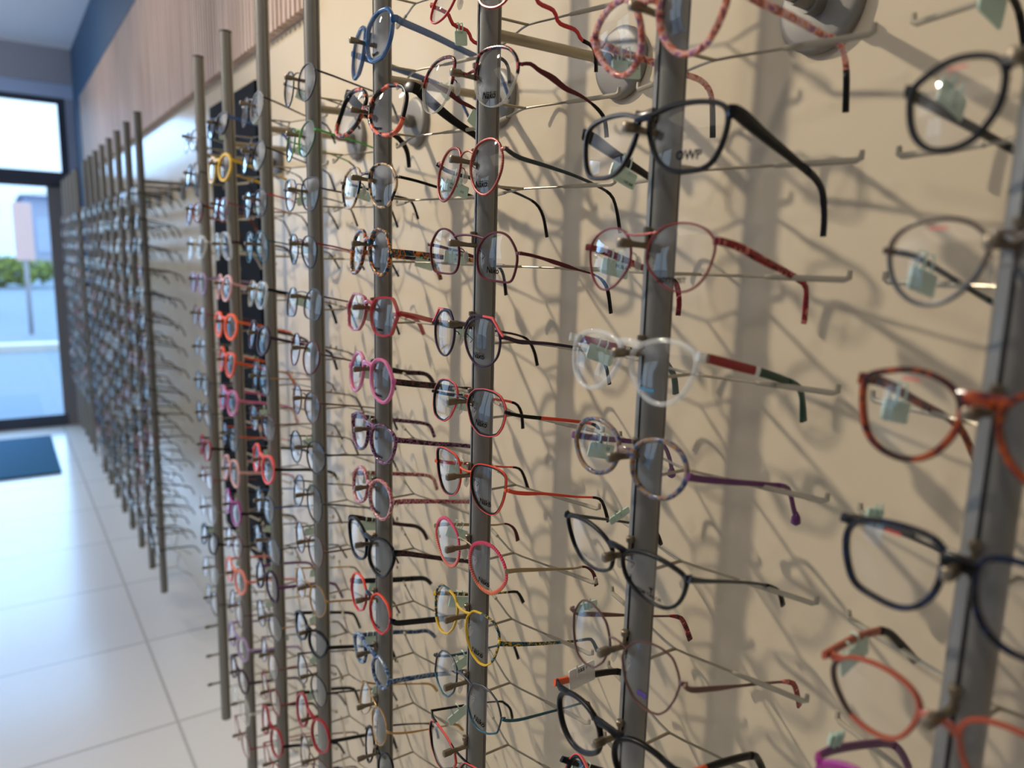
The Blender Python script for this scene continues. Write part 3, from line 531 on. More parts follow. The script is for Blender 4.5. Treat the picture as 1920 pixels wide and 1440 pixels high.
gs('N7', 'ribbed round eyeglasses fading from pink to orange', rim=(3.8,1.8), mat='pink_orange', ribs=True, ribmat='dark_red', tmat='beige_metal', tip='burgundy', tipf=.74, th=[(0,4.2),(.2,3.6),(.5,2.2),(.7,1.8),(.8,2.4),(1,4.6)], tk=1.4, bv=4, arch=2, bridge=(1.4,1.4), bmat='beige_metal', emat='beige_metal', pads=True, text=NK, tag=dict(w=-30, dv=-9, rot=-25))
gs('N8', 'yellow angular eyeglasses with dark patterned temples', rim=(1.9,2.4), mat='yellow', mix=('pattern_dark', lambda u, v, s: u > s.c[0]-2 and v > s.c[1]-14), tmat='pattern_dark', tip='black', tipf=.76, th=[(0,4.6),(.3,3.6),(.7,2.2),(.8,2.6),(1,4)], tk=1.6, bv=7, arch=-2, bridge=(2.4,2), pads=True, text=NK, tag=dict(w=-34, dv=-8))
gs('N9', 'gunmetal and teal eight-sided thin metal eyeglasses', rim=(1.6,1.8), mat='gunmetal', mix=('teal_metal', lambda u, v, s: v < s.c[1]-8), tmat='teal_metal', tip='black', tipf=.74, th=[(0,2.8),(.2,2.8),(.7,2),(.78,2.6),(1,3.4)], tk=1.5, bv=5, arch=2, pads=True, text=NK, tag=dict(w=-40, dv=-9, rot=28))
gs('N10', 'red and black cat-eye eyeglasses cut off by the bottom edge', rim=(1.8,2.4), mat='black', edge='coral', tmat='black', tip='black', th=METAL, tk=1.6, bv=-5, arch=-3, tv=2, pads=True, text=NK, tag=dict(w=-40, dv=-9, rot=28))
gs('P0', 'blue transparent six-sided eyeglasses tilted on their peg', rim=(4,4.2), mat='blue_crystal', tmat='blue_crystal', th=[(0,7),(.4,6.4),(.62,6),(.66,3.4),(1,3.4)], tk=3, bridge=(4.5,4), bv=0, text=PN, tag=dict(w=-112, dv=-7, rot=-40, size=(20,10)))
gs('P1', 'bold black and orange tortoiseshell round eyeglasses', rim=(4.2,4.4), mat='orange_tortoise', emat='black', mix=('black', lambda u, v, s: u > s.c[0]+10 and v > s.c[1]-8), tmat='black', th=[(0,11),(.3,9),(.7,6),(1,5)], tk=3.4, bridge=(6,4.4), bv=2, text=PN, tag=dict(w=-60, dv=-6, rot=-20))
gs('P2', 'black and beige tortoiseshell eyeglasses with thin black temples', rim=(2.6,2.6), mat='beige_tortoise', tmat='black', th=[(0,3),(.7,2.6),(1,3)], tk=1.8, bv=5, arch=0, pads=True, padmat='black', text=PN, tag=dict(w=-28))
gs('P3', 'multicoloured blue and orange tortoiseshell oval eyeglasses', rim=(4,4), mat='multi_tortoise', tmat='multi_tortoise', th=[(0,6),(.7,5),(1,5)], tk=3, bridge=(5,4), text=PN, tag=dict(w=-96, dv=-6))
gs('P4', 'translucent red six-sided eyeglasses', rim=(2.8,4), mat='red_crystal', tmat='red_crystal', th=[(0,5.4),(.7,5),(1,5)], tk=2.8, bridge=(4.5,4), text=PN, tag=True)
gs('P5', 'translucent pink round eyeglasses with dark tortoiseshell temples', rim=(4,4), mat='pink_crystal', tmat='dark_tortoise', emat='pink_crystal', th=[(0,7),(.4,7),(.8,5),(1,5)], tk=3, bridge=(5,4), text=PN, tag=True)
gs('P6', 'purple and black speckled tortoiseshell eyeglasses', rim=(3.4,4), mat='purple_tortoise', tmat='purple_tortoise', th=[(0,6),(.4,5),(1,4)], tk=2.8, bridge=(5,4), text=PN, tag=True)
gs('P7', 'rose and cream mottled tortoiseshell eyeglasses', rim=(3.6,4), mat='rose_tortoise', tmat='rose_tortoise', th=[(0,6),(.4,5),(1,4)], tk=2.8, bridge=(5,4), text=PN, tag=True)
gs('P8', 'glossy black eyeglasses below rose tortoiseshell pair', rim=(3,4), mat='black', tmat='dark_tortoise', th=[(0,7.4),(.15,6),(.5,5),(1,4.5)], tk=2.8, bridge=(5,4), bv=6, text=PN, tag=dict(w=-30))
gs('P9', 'coral and navy eight-sided eyeglasses with navy temples', rim=(2.2,3), mat='red', mix=('orange_red', lambda u, v, s: v > s.c[1]+6), bmat='navy', emat='navy', tmat='navy', th=[(0,6.4),(.6,7),(1,5)], tk=2.8, bridge=(5,3), pads=True, text=PN, tag=dict(w=-40, dv=-9))
gs('P10', 'marbled blue eyeglasses with blue mottled temples', rim=(3.4,4), mat='blue_marble', tmat='blue_marble', th=[(0,5.6),(.6,5.4),(1,4.6)], tk=2.8, bridge=(5,4), bv=2, text=PN, tag=dict(w=-22, dv=-8))
gs('P11', 'thin gold metal eyeglasses near the bottom edge', rim=(1.4,1.8), mat='gold', tmat='gold', th=METAL, tk=1.6, pads=True, tag=dict(w=-30))
gs('P12', 'black and clear eyeglasses cut off by bottom edge, below thin gold pair', rim=(2.2,2.6), mat='black', tmat='black', th=METAL, tk=2, pads=True, tag=True)
RL = [('', 5, .5, -4, 'print_red', .25, 0, -1)]
gs('R1', 'dark navy round eyeglasses at the upper right edge', rim=(2.6,3.4), mat='navy', tmat='navy', th=ACET, tk=2.8, bridge=(4.5,3.6), bv=0, text=RL, tag=dict(w=-42, dv=6, rot=-12))
gs('R2', 'thin grey-brown round eyeglasses at right edge above brown tortoiseshell pair', rim=(1.9,2.2), mat='brown', mix=('gunmetal', lambda u, v, s: v < s.c[1]), tmat='petrol', th=[(0,3),(1,3)], tk=2, bv=2, pads=True, text=RL, tag=dict(w=-40, dv=-10))
gs('R3', 'brown and red tortoiseshell round eyeglasses at right edge', rim=(2.9,3.8), mat='brown_tortoise', tmat='brown_tortoise', th=[(0,5.4),(.7,4),(1,4.4)], tk=2.8, bridge=(6,4.2), bv=3, text=RL, tag=dict(w=-40, dv=-11))
gs('R4', 'dark blue mottled rectangular eyeglasses at right edge', rim=(2.9,3.8), mat='navy_tortoise', tmat='navy_tortoise', th=[(0,5),(.7,4),(1,4.4)], tk=2.8, bridge=(6,4.2), bv=2, bmat='black', text=RL, tag=dict(w=-30, dv=5, rot=-10, size=(16,5)))
gs('R5', 'terracotta eyeglasses with black-tipped temples at the lower right', rim=(2.3,3.2), mat='terracotta', mix=('brown', lambda u, v, s: u > s.c[0]+8 and v < s.c[1]+8), tmat='terracotta', tip='black', tipf=.5, th=[(0,4.6),(.5,4.4),(1,5)], tk=2.6, bridge=(3.4,3), bv=-4, arch=3, tag=dict(w=-28, dv=-9, rot=20))
gs('R6', 'magenta eyeglasses with purple temples at the lower right', rim=(3.4,3.8), mat='magenta', topw=1.5, tmat='purple', th=[(0,5),(1,4.6)], tk=2.6, bridge=(5,4), bv=5, tag=dict(w=-20, dv=7, size=(14,6)))
gs('R0', 'black-templed eyeglasses hanging above the picture at the upper right', rim=(2.6,3.2), mat='black', tmat='black', th=ACET, tk=2.8, tag=dict(w=-70, dv=-12, size=(25,16)))

def place(key):
    p, o, t, st = SOL[key]
    pts = [(o[i]/10, o[i+1]/10) for i in range(0, len(o), 2)]
    tt = None if t is None else [(t[i], t[i+1], t[i+2]) for i in range(0, len(t), 3)]
    if key == 'N0':
        u = tt[0][0]
        tt = [(u,-5,-4),(u,-4,-22),(u,-10,-30),(u,-9,-46),(u,-15,-54),(u,-13,-72),(u,-17,-80),(u,-17,-92),(u,-22,-99),(u,-34,-104)]
    make_glasses(((p[0], p[1], p[2]+ZF), p[3], p[4], p[5], p[6]), pts, tt, st, G[key])
for k in SOL: place(k)
p_ = SOL['R1']
make_glasses(((.326, POLES['R'], rowz(0)), 0, -.07, 0, .08), [(p_[1][i]/10, p_[1][i+1]/10) for i in range(0, len(p_[1]), 2)], [(48,-2,-6),(48,-4,-40),(48,-6,-75),(48,-10,-95),(48,-20,-108),(48,-48,-128)], 's', G['R0'])
# ------------------------------------------------------------------ eyeglasses further along the wall (softer in the picture, fewer facets)
SHP = {}
for k, s, nm in (('M2','s','rounded'),('N3','s','arched'),('P3','s','oval'),('M5','s','rectangular'),('N5','p','eight-sided'),('N7','s','round'),('M6','p','six-sided'),('N6','s','cat-eye')):
    o = SOL[k][1]; pts = [(o[i]/10, o[i+1]/10) for i in range(0, len(o), 2)]
    if k == 'P3': pts = [(u, v+4) for u, v in pts]
    SHP[nm] = (pts, s)
ORD = ['first','second','third','fourth','fifth','sixth','seventh','eighth','ninth','tenth','eleventh','twelfth','thirteenth','fourteenth','fifteenth','sixteenth','seventeenth','eighteenth']
ADJ = {'dark_metal':'thin dark metal','green':'bright green bridged','burgundy':'burgundy','gold':'gold metal','black':'black','brown_metal':'thin brown metal','gunmetal':'thin grey metal','navy':'navy',
 'yellow':'yellow','bright_orange':'bright orange','salmon':'salmon pink','magenta':'magenta','purple':'purple','teal_metal':'teal metal','red':'red','dark_red':'dark red','blue':'blue','copper':'copper brown','silver':'silver metal','lilac':'lilac',
 'pale_pink':'pale pink','dark_tortoise':'dark tortoiseshell','plum':'plum','orange':'orange','pink_crystal':'translucent pink','clear_crystal':'clear','brown_tortoise':'brown tortoiseshell','coral':'coral','rose_metal':'rose metal'}
MET = {'dark_metal','gold','brown_metal','gunmetal','teal_metal','copper','silver','rose_metal','burgundy','green','dark_green'}
MID = {
 'O': [('round','dark_metal'),('round','green'),('cat-eye','gunmetal'),('rounded','dark_metal','dark_red'),('arched','gunmetal','brown_metal'),('round','burgundy','brown_metal'),('rounded','brown_metal'),('round','dark_metal'),('oval','gunmetal'),('six-sided','brown_metal'),
       ('round','gold'),('rectangular','black'),('rounded','dark_metal'),('round','dark_red','black'),('cat-eye','brown_metal'),('arched','gunmetal')],
 'Q': [('round','silver','black'),('round','dark_metal'),('rounded','dark_metal','red'),('oval','teal_metal'),('rounded','clear_crystal','black'),('round','plum'),('oval','gunmetal','gold'),('rounded','brown_metal'),('round','coral','black'),('rounded','gunmetal','blue'),
       ('arched','gunmetal'),('oval','plum','purple'),('round','gunmetal','gold'),('rounded','brown_metal'),('six-sided','rose_metal'),('round','dark_red','black'),('rounded','copper'),('oval','burgundy')],
 'S': [('rectangular','navy','blue'),('round','yellow'),('rounded','rose_metal'),('oval','clear_crystal','dark_tortoise'),('round','pale_pink'),('round','bright_orange'),('cat-eye','orange'),('round','pink_crystal'),('rounded','gunmetal','orange'),('oval','pale_pink'),('round','magenta','black'),
       ('rounded','burgundy','black'),('round','salmon'),('oval','brown_metal'),('round','lilac'),('rounded','plum'),('oval','clear_crystal'),('round','rose_metal')],
 'T': [('rounded','silver'),('oval','dark_metal'),('rounded','brown_tortoise'),('round','clear_crystal'),('rounded','lilac'),('round','rose_metal'),('oval','silver'),('rounded','gunmetal'),('oval','gunmetal'),('rounded','dark_red','black'),('rectangular','rose_metal'),('round','silver'),
       ('cat-eye','navy'),('rounded','silver'),('oval','gunmetal')],
}
PN_ = {'R':'first','M':'second','N':'third','P':'fourth','O':'fifth','Q':'sixth','S':'seventh','T':'eighth'}
for pk, lst in MID.items():
    for i, sp in enumerate(lst):
        nm, mat = sp[0], sp[1]; tm = sp[2] if len(sp) > 2 else mat
        pts, st = SHP[nm]; met = mat in MET
        thick = mat in ('bright_orange','salmon','yellow','orange')
        if met: g = dict(rim=(1.5,1.8), th=[(0,2.4),(.7,1.8),(1,3)], tk=1.8, bridge=(1.6,1.6), tip='black')
        else: g = dict(rim=(4.6 if thick else 3.2,3.8), th=[(0,5),(1,4)], tk=2.6, bridge=(4.5,3.6))
        if mat == 'green': g.update(rim=(1.4,1.8), bmat='green', mix=('dark_green', lambda u, v, s: u > 14))
        g.update(mat=mat, tmat=tm, label='%s %s eyeglasses, %s from top on the %s pole from the right' % (ADJ[mat], nm, ORD[i], PN_[pk]), group='eyeglasses on the %s pole from the right' % PN_[pk])
        if pk in 'OQ' or i % 3 == 0: g['tag'] = dict(w=-30-10*random.random(), dv=-8, rot=random.uniform(-20, 25))
        u1 = max(q[0] for q in pts)
        j = random.uniform(-3, 3)
        t = [(u1+3,2+j*.3,-4),(u1+3,0,-25),(u1+3,-4-j,-60),(u1+3,-8-j,-90),(u1+3,-13-j,-101),(u1+3,-36,-114)]
        make_glasses(((.328, POLES[pk], rowz(i-1)), random.uniform(-.05,.05), random.uniform(-.16,.02), random.uniform(-.06,.06), .08), pts, t, st, g, lo=True)

# the far racks: one mesh per pair, all too small to show their parts
def far_proto(nm, mat, tm):
    pts, st = SHP[nm]; sh = Shape(pts, st, .08, 20); mb = MB(); w = 1.6 if mat in MET else 3.6
    for sg in (1, -1):
        sh.rim(mb, sg, w, 2.6, mat, 4); sh.lens(mb, sg, 'lens', 2)
        u = sg*(sh.u1+2)
        ribbon(mb, [(u-sg*4,2,0),(u,1,-4),(u,-2,-45),(u,-7,-90),(u,-13,-102),(u,-34,-114)], [3.6]*6, 2, tm, lo=4)
    ribbon(mb, [(sh.u0+1,4,0),(0,6,.6),(-sh.u0-1,4,0)], [max(w,2)]*3, 2.2, mat, lo=4)
    for q in [(-sh.u1-1, -12, -35)]:
        v = [mm((q[0], q[1]+b, q[2]+a)) for a, b in ((-11,-5),(11,-5),(11,5),(-11,5))]; mb.add(v, [(0,1,2,3)], 'tag_mint')
    return mb
FARP = [('round','dark_metal','black'),('rectangular','black','black'),('oval','gunmetal','gunmetal'),('cat-eye','burgundy','dark_metal'),('rounded','dark_tortoise','dark_tortoise'),('six-sided','silver','silver'),('round','gunmetal','black'),
        ('arched','brown_metal','brown_metal'),('oval','silver','dark_metal'),('rounded','copper','brown_metal'),('rounded','rose_metal','brown_metal'),('round','clear_crystal','black'),('rounded','navy','navy')]
protos = []
for nm, mat, tm in FARP:
    me = far_proto(nm, mat, tm); protos.append((nm, mat, me))
first = {}
GA = [YG + SP*k for k in range(8)]
GB = [4.20, 4.40, 4.60, 4.80, 5.00]
nfar = 0
mass = []
for gi, ys in enumerate((GA, GB)):
    for pi, y in enumerate(ys):
        rows = list(range(0, 16)) if gi == 0 else list(range(0, 14))
        for ri in rows:
            k = random.randrange(len(protos)); nm, mat, mb = protos[k]
            loc = (.328, y, rowz(ri)); rt = glasses_rot(random.uniform(-.06,.06), random.uniform(-.16,.02), random.uniform(-.08,.08))
            if k not in first:
                o = mb.build('eyeglasses'); first[k] = o
            else:
                o = first[k].copy(); col.objects.link(o)
            o.location = loc; o.rotation_euler = rt.to_euler()
            where = ("far rack's %s pole from this end" if gi == 0 else "farthest rack's %s pole from this end") % ORD[pi]
            tag(o, 'small %s eyeglasses, %s from top, %s' % (ADJ[mat], ORD[ri], where), 'eyeglasses', 'eyeglasses on the far rack' if gi == 0 else 'eyeglasses on the farthest rack')
            nfar += 1
print('far', nfar)

# ------------------------------------------------------------------ display poles with brackets, nose clips and temple rests
def rail_profile():
    P = []; r = 10.
    def c(a, rr=r): P.append((rr*math.cos(math.radians(a)), rr*math.sin(math.radians(a))))
    a = 186
    while a < 283: c(a); a += 8
    for g0 in (284, 292, 300):
        c(g0); c(g0+.2, 8.8); c(g0+4.0, 8.8); c(g0+4.2)
    a = 310
    while a < 531: c(a); a += 10
    c(174); P.append((-8.6, .9)); P.append((-8.6, -.9))
    return [(x*.001, y*.001) for x, y in P]
RP = rail_profile()
def build_rail(root, mat='pole_metal'):
    m = MB()
    zs = [ZB+ZF, ZT+ZF]
    rr = [math.hypot(x, y) for x, y in RP]; k = len(RP)
    ms = ['pole_groove' if min(rr[j], rr[(j+1) % k]) < .0092 and RP[j][0] > -.002 else ('pole_slot' if min(rr[j], rr[(j+1) % k]) < .0092 else mat) for j in range(k)]
    m.loft([[(x, y, z) for x, y in RP] for z in zs], ms+[mat, mat])
    cap = [[(x*1.02, y*1.02, z) for x, y in RP] for z in (ZT+ZF, ZT+ZF+.003)]
    m.loft(cap, 'pole_slot')
    o = m.build('rail', root); sharp(o, 25); return o
def lathe_x(m, prof, mat, seg=32):
    m.loft([[(x, r*math.cos(2*math.pi*j/seg), r*math.sin(2*math.pi*j/seg)) for j in range(seg)] for x, r in prof], mat)
def mesh_tube():
    m = MB(); m.tube([(.0085,0,0),(W-D-.034,0,0)], .0046, 'rod_metal', 16); lathe_x(m, [(W-D-.036,.0045),(W-D-.036,.0062),(W-D-.018,.0062),(W-D-.018,.0045)], 'disc_metal', 20)
    return m
def mesh_disc():
    m = MB(); lathe_x(m, [(W-D-.001,.0325),(W-D-.006,.0325),(W-D-.0085,.0305),(W-D-.0095,.027),(W-D-.0195,.009)][:4]+[(W-D-.0095,.0085),(W-D-.02,.0085),(W-D-.02,.001)], 'disc_metal', 40); return m
def mesh_clip():
    m = MB(); R_ = []
    for x, h, w, z in ((-.0362,.0046,.0036,0),(-.0355,.0062,.0052,0),(-.0275,.0060,.0052,0),(-.0262,.0044,.0040,-.0002),(-.018,.0036,.0036,-.001),(-.0085,.0044,.004,-.0012)):
        R_.append([(x, a*w/2, z+b*h/2) for a, b in SUP][::-1])
    m.loft(R_, 'clip_metal'); return m
def mesh_knob():
    m = MB(); s = 12
    m.loft([[(-.0125+r*math.cos(2*math.pi*j/s), r*math.sin(2*math.pi*j/s), z) for j in range(s)] for z, r in ((-.002,.0014),(.0065,.0014),(.0065,.0026),(.0098,.0028),(.0104,.0022))], 'clip_metal'); return m
def mesh_rest():
    m = MB(); z = -.0185
    m.tube([(.0088,0,z),(.039,0,z)], .0012, 'rod_metal', 8)
    for sg in (1, -1):
        A = [(.0385, -sg*.0015, z),(.041, sg*.012, z),(.046, sg*.03, z),(.051, sg*.05, z)]
        m.tube(A, .0010, 'rod_metal', 8)
        m.tube([(.0495, sg*.044, z),(.0525, sg*.056, z),(.0575, sg*.075, z),(.061, sg*.0905, z),(.0618, sg*.093, z+.0012),(.0618, sg*.0932, z+.0055)], [.0016,.0019,.0019,.0019,.0018,.0014], 'sleeve', 8)
    return m
TUBE = DISC = CLIP = KNOB = REST = None
def child(me, name, root, loc):
    global TUBE
    o = bpy.data.objects.new(name, me); col.objects.link(o); o.parent = root; o.location = loc; return o
_m = {}
def shared(name, fn):
    if name not in _m:
        o = fn().build(name); sharp(o, 40); _m[name] = o.data; bpy.data.objects.remove(o)
    return _m[name]
def pole(y, rows, label, near):
    root = empty('display_pole', (D, y, 0)); tag(root, label, 'display pole', 'eyewear display poles')
    build_rail(root)
    zb = .182+ZF
    child(shared('bracket_tube', mesh_tube), 'bracket_tube', root, (0,0,zb))
    child(shared('wall_plate', mesh_disc), 'wall_plate', root, (0,0,zb))
    for r in rows:
        c = child(shared('nose_clip', mesh_clip), 'nose_clip', root, (0,0,rowz(r)))
        if near: child(shared('knob', mesh_knob), 'knob', c, (0,0,0))
        child(shared('temple_rest', mesh_rest), 'temple_rest', root, (0,0,rowz(r)))
    return root
PR = {'R':range(0,8),'M':range(-1,10),'N':range(-2,11),'P':range(-2,13),'O':range(-1,16),'Q':range(-1,17),'S':range(-1,17),'T':range(-1,17)}
for k in PR:
    pole(POLES[k], PR[k], {'R':'grey metal display pole at the right edge of the photo'}.get(k, 'grey metal display pole, %s from the right' % PN_[k]), k in 'RMNP')
for pi, y in enumerate(GA): pole(y, range(0,17), "grey display pole, %s from this end of the far rack" % ORD[pi], False)
for pi, y in enumerate(GB): pole(y, range(0,14), "grey display pole, %s from this end of the farthest rack" % ORD[pi], False)

# ------------------------------------------------------------------ room
def Zr(z): return z+ZF
XL = -3.2; YB = -2.0
m = MB(); m.box((W,YB,0),(W+.12,YEND+.1,CEIL),'wall_laminate'); struct(m.build('wall_right', None, False))
m = MB(); m.box((XL-.12,YB-.1,-.06),(W+.12,YEND+.1,0),'floor_tile'); struct(m.build('floor', None, False))
m = MB(); m.box((XL-.12,YB-.1,CEIL),(W+.12,YEND+.1,CEIL+.1),'ceiling_paint'); struct(m.build('ceiling', None, False))
m = MB(); m.box((XL-.12,YB-.1,0),(W+.12,YB,CEIL),'plain_wall'); struct(m.build('wall_back', None, False))
# left wall: shop front with a wide window
m = MB()
WY0, WY1, WZ0, WZ1 = 3.3, 5.2, .3, 2.15
m.box((XL-.1,YB,0),(XL,YEND,WZ0),'plain_wall'); m.box((XL-.1,YB,WZ1),(XL,YEND,CEIL),'plain_wall')
m.box((XL-.1,YB,WZ0),(XL,WY0,WZ1),'plain_wall'); m.box((XL-.1,WY1,WZ0),(XL,YEND,WZ1),'plain_wall')
struct(m.build('wall_left', None, False))
m = MB()
for y in (WY0, 4.1, WY1-.05): m.box((XL-.07,y,WZ0),(XL-.01,y+.05,WZ1),'dark_frame')
for z in (WZ0, WZ1-.05): m.box((XL-.06,WY0,z),(XL-.015,WY1,z+.05),'dark_frame')
wf_ = struct(m.build('window_2', None, False))
m = MB(); m.box((XL-.045,WY0,WZ0),(XL-.035,WY1,WZ1),'pane'); struct(m.build('glass_pane', wf_, False))
# end wall
m = MB(); y0, y1 = YEND, YEND+.12
pr('soffit_grey', (158,160,170), .7); pr('soffit_blue', (176,194,224), .7)
m.box((XL,y0-.02,Zr(.985)),(W,y1,CEIL),'soffit_grey'); m.box((XL,y0,Zr(.90)),(W,y1,Zr(.985)),'soffit_blue')
m.box((.43,y0,Zr(.37)),(W,y1,Zr(.90)),'end_wall_paint'); m.box((.325,y0,0),(W,y1,Zr(.37)),'grey_column'); m.box((XL,y0,0),(-1.95,y1,Zr(.90)),'end_wall_paint')
struct(m.build('wall_end', None, False))
m = MB(); g = y0+.03
m.box((-1.95,y0,Zr(.36)),(.43,g,Zr(.455)),'dark_frame'); m.box((-1.95,y0,Zr(.865)),(.43,g,Zr(.90)),'dark_frame'); m.box((.388,y0,Zr(.455)),(.43,g,Zr(.865)),'dark_frame'); m.box((-1.95,y0,Zr(.455)),(-1.91,g,Zr(.865)),'dark_frame'); m.box((-.70,y0,Zr(.455)),(-.66,g,Zr(.865)),'dark_frame')
o = struct(m.build('window_1', None, False))
m = MB(); m.box((-1.95,g-.014,Zr(.44)),(.41,g-.008,Zr(.88)),'pane'); struct(m.build('glass_pane', o, False))
m = MB()
m.box((-1.95,y0,0),(.325,g,.075),'dark_frame'); m.box((.300,y0,.075),(.325,g,Zr(.36)),'grey_column'); m.box((-1.95,y0,.075),(-1.91,g,Zr(.36)),'dark_frame'); m.box((-.72,y0,.075),(-.66,g,Zr(.36)),'dark_frame')
o = struct(m.build('door_1', None, False))
m = MB(); m.box((-1.93,g-.014,.06),(.31,g-.008,Zr(.37)),'pane'); struct(m.build('glass_pane', o, False))
# slatted wood cladding, blue band, black back panel
m = MB(); ya, yb, za, zb = 1.36, 5.25, Zr(.424), Zr(.866)
m.box((W-.006,ya,za),(W,yb,zb),'wood')
y = ya
while y < yb-.02:
    m.box((W-.02,y,za),(W-.006,y+.017,zb),'wood'); y += .026
struct(m.build('trim_1', None, False))
m = MB(); m.box((W-.022,YB,Zr(.866)),(W,YEND,CEIL),'blue_paint'); m.box((W-.022,5.25,0),(W,YEND,Zr(.866)),'blue_paint'); struct(m.build('trim_2', None, False))
m = MB(); m.box((W-.008,1.715,Zr(-.77)),(W,2.13,Zr(.365)),'black_panel'); struct(m.build('trim_3', None, False))
# doormat
m = MB(); m.box((-.75,4.36,0),(.205,5.26,.012),'mat_pile',.003); tag(m.build('doormat', None, False), 'dark blue rectangular doormat on the tiles before the glass door', 'doormat')
# outdoors, seen through the door and transom
m = MB(); m.box((-25,YEND+.12,-.16),(25,60,-.06),'pavement'); struct(m.build('pavement', None, False))
m = MB(); m.box((-8,10.2,-.06),(8,10.5,.02),'kerb'); struct(m.build('kerb', None, False))
def bushy(name, c, r, mat, n, label, cat):
    mb = MB(); rnd = random.Random(name)
    for i in range(n):
        a = Vector((rnd.gauss(0,1), rnd.gauss(0,1), rnd.gauss(0,1))).normalized() * (rnd.random()**.4)
        p = Vector((c[0]+a.x*r[0], c[1]+a.y*r[1], c[2]+a.z*r[2])); s = .13*max(r[1], .5)
        d = Vector((rnd.gauss(0,1), rnd.gauss(0,1), rnd.gauss(0,1))).normalized(); e = d.orthogonal().normalized(); f = d.cross(e)
        mb.add([p-e*s, p+f*s*.5, p+e*s, p-f*s*.5], [(0,1,2,3)], mat)
    return mb
mb = bushy('hedge', (-1.5,26,.4), (3.6,.9,.5), 'hedge_leaf', 2600, '', ''); tag(mb.build('hedge', None, False), 'low green hedge across the road outside the glass door', 'hedge')
mb = bushy('tree', (-.38,16,1.72), (.5,.5,.42), 'tree_leaf', 700, '', ''); t_ = MB(); t_.tube([(-.38,16,-.06),(-.36,16,.9),(-.38,16,1.5)], [.14,.1,.07], 'grey_column', 8)
ro = empty('tree', (0,0,0)); tag(ro, 'dark green tree beyond the hedge outside', 'tree'); mb.build('crown', ro, False); t_.build('trunk', ro)
ro = empty('house', (0,0,0)); tag(ro, 'pale lavender house behind the hedge outside the door', 'house')
m = MB(); m.box((1.1,34,-.06),(7,40,3.0),'house_wall'); m.build('wall', ro, False); m = MB(); m.loft([[(.9,33.7,3.0),(7.2,33.7,3.0),(7.2,40.3,3.0),(.9,40.3,3.0)],[(2.8,36.8,3.5),(4.2,36.8,3.5),(4.2,37.2,3.5),(2.8,37.2,3.5)]], 'soffit_grey'); m.build('roof', ro, False)
for x in (1.4, 4.2):
    m = MB(); m.box((x,33.96,.9),(x+1.1,34.02,2.2),'soffit_blue'); m.build('window', ro, False)
ro = empty('signpost', (0,0,0)); tag(ro, 'pale pink roadside sign panel standing by the hedge outside', 'sign')
m = MB(); m.box((.24,12.2,.95),(.46,12.24,1.72),'sign_post',.01); m.build('panel', ro, False); m = MB(); m.tube([(.35,12.25,-.06),(.35,12.25,1.5)], .03, 'soffit_grey'); m.build('post', ro)

# ------------------------------------------------------------------ light
wd = bpy.data.worlds.new('World'); sc.world = wd; wd.use_nodes = True
nt = wd.node_tree; nt.nodes.clear()
out = nt.nodes.new('ShaderNodeOutputWorld'); bg = nt.nodes.new('ShaderNodeBackground'); bg.inputs[1].default_value = 3.7
tc = nt.nodes.new('ShaderNodeTexCoord'); sx = nt.nodes.new('ShaderNodeSeparateXYZ'); cr = nt.nodes.new('ShaderNodeValToRGB')
cr.color_ramp.elements[0].position = 0; cr.color_ramp.elements[0].color = (.42,.66,1,1); cr.color_ramp.elements[1].position = .25; cr.color_ramp.elements[1].color = (.70,.87,1,1)
nt.links.new(tc.outputs['Generated'], sx.inputs[0]); nt.links.new(sx.outputs['Z'], cr.inputs[0]); nt.links.new(cr.outputs[0], bg.inputs[0]); nt.links.new(bg.outputs[0], out.inputs[0])
def spot(loc, aim, power, colr, rad, size=95, blend=.7):
    l = bpy.data.lights.new('ceiling_spot', 'SPOT'); l.energy = power; l.color = colr; l.shadow_soft_size = rad; l.spot_size = math.radians(size); l.spot_blend = blend
    o = bpy.data.objects.new('ceiling_spot', l); col.objects.link(o); o.location = loc
    o.rotation_euler = (Vector(aim)-Vector(loc)).to_track_quat('-Z','Y').to_euler(); return o
WARM = (1, .87, .70)
spot((-.72,1.75,Zr(1.15)), (.45,.3,Zr(-.4)), 200, WARM, .022, 112, 1.0)
spot((-.3,2.6,Zr(1.15)), (.45,2.5,Zr(.1)), 36, (1,.84,.66), .04, 125, 1.0)
spot((-.3,4.2,Zr(1.15)), (.45,4.0,Zr(0)), 34, (1,.84,.66), .06, 125, 1.0)
spot((-.72,-.1,Zr(1.15)), (.45,.3,Zr(-.2)), 26, (1,.92,.8), .05, 110)
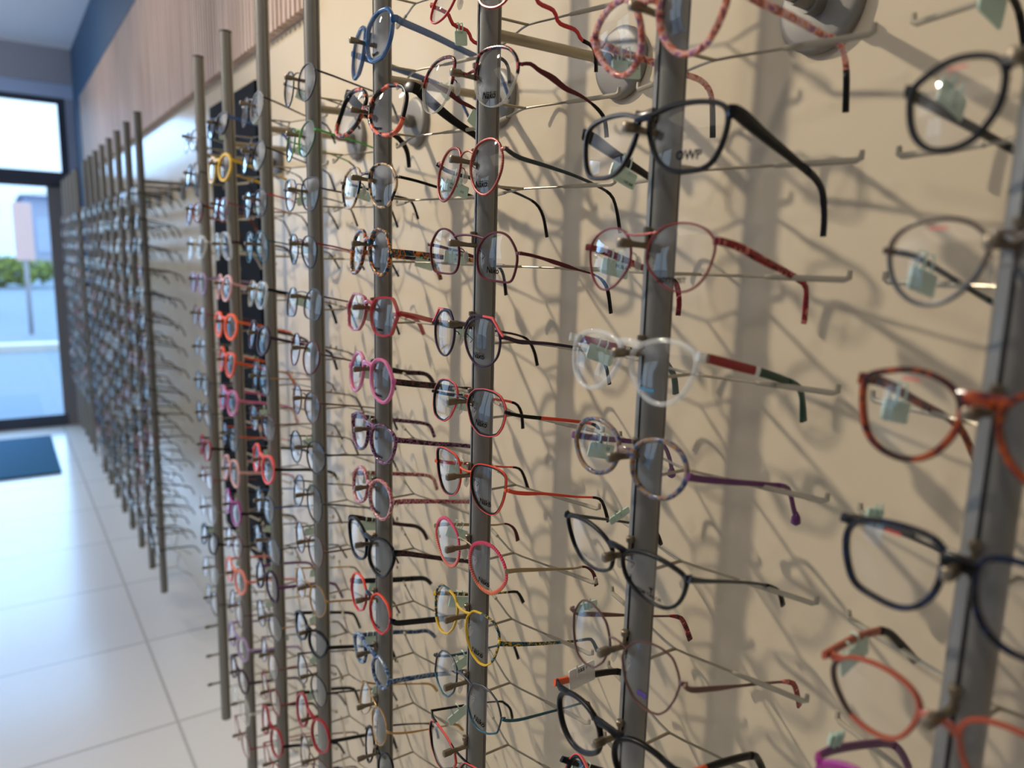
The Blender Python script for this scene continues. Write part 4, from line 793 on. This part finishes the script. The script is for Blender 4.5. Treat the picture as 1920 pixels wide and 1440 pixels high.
def area(loc, aim, sx_, sy_, power, colr, portal=False):
    l = bpy.data.lights.new('fill_or_portal', 'AREA'); l.shape = 'RECTANGLE'; l.size = sx_; l.size_y = sy_; l.energy = power; l.color = colr  # one name for the added fills and the window portals
    o = bpy.data.objects.new('fill_or_portal', l); col.objects.link(o); o.location = loc
    o.rotation_euler = (Vector(aim)-Vector(loc)).to_track_quat('-Z','Z' if abs(aim[2]-loc[2]) < .01 else 'Y').to_euler()
    if portal: l.cycles.is_portal = True
    return o
l = area((-1.9,1.0,CEIL-.02), (-1.9,1.0,0), 1.2, 2.6, 11, (1,.88,.72)); l.name = 'warm_fill_light'  # added warm fill from overhead, stands for no actual ceiling panel
area((-1.9,4.1,Zr(.72)), (-1.9,4.1,4), .5, 1.6, 75, (1,.95,.9))  # added uplight outside the view, brightens the ceiling; not a window
area((XL+.02,(WY0+WY1)/2,(WZ0+WZ1)/2), (0,(WY0+WY1)/2,(WZ0+WZ1)/2), WY1-WY0, WZ1-WZ0, 1, (1,1,1), True)
area((-.78,YEND-.03,1.0), (-.78,0,1.0), 2.3, 2.0, 1, (1,1,1), True)

l = bpy.data.lights.new('sky_light', 'SUN'); l.energy = 9; l.color = (.20,.50,1); l.angle = math.radians(70)
o = bpy.data.objects.new('sky_light', l); col.objects.link(o); o.rotation_euler = Vector((-.12,-.80,-.60)).to_track_quat('-Z','Y').to_euler()

# ------------------------------------------------------------------ camera
cam = bpy.data.cameras.new('camera'); co = bpy.data.objects.new('camera', cam); col.objects.link(co)
Rv, Uv, Fv = Vector((.82347698,-.56677753,.02547366)), Vector((.07476957,.15292227,.98540565)), Vector((.56240126,.80955421,-.16830568))
mt = Matrix((Rv, Uv, -Fv)).transposed().to_4x4(); mt.translation = (0,0,ZF); co.matrix_world = mt
cam.sensor_fit = 'HORIZONTAL'; cam.sensor_width = 36; cam.lens = 1389.17/1920*36; cam.clip_start = .02; cam.clip_end = 200
cam.dof.use_dof = True; cam.dof.focus_distance = .665; cam.dof.aperture_fstop = 4.6; cam.dof.aperture_blades = 0
sc.camera = co
sc.view_settings.view_transform = 'Standard'; sc.view_settings.look = 'None'; sc.view_settings.exposure = -.62
cy = sc.cycles
cy.max_bounces = 10; cy.diffuse_bounces = 4; cy.glossy_bounces = 4; cy.transparent_max_bounces = 40; cy.transmission_bounces = 4
cy.sample_clamp_indirect = 3; cy.caustics_reflective = False; cy.caustics_refractive = False; cy.blur_glossy = .5
cy.use_denoising = True
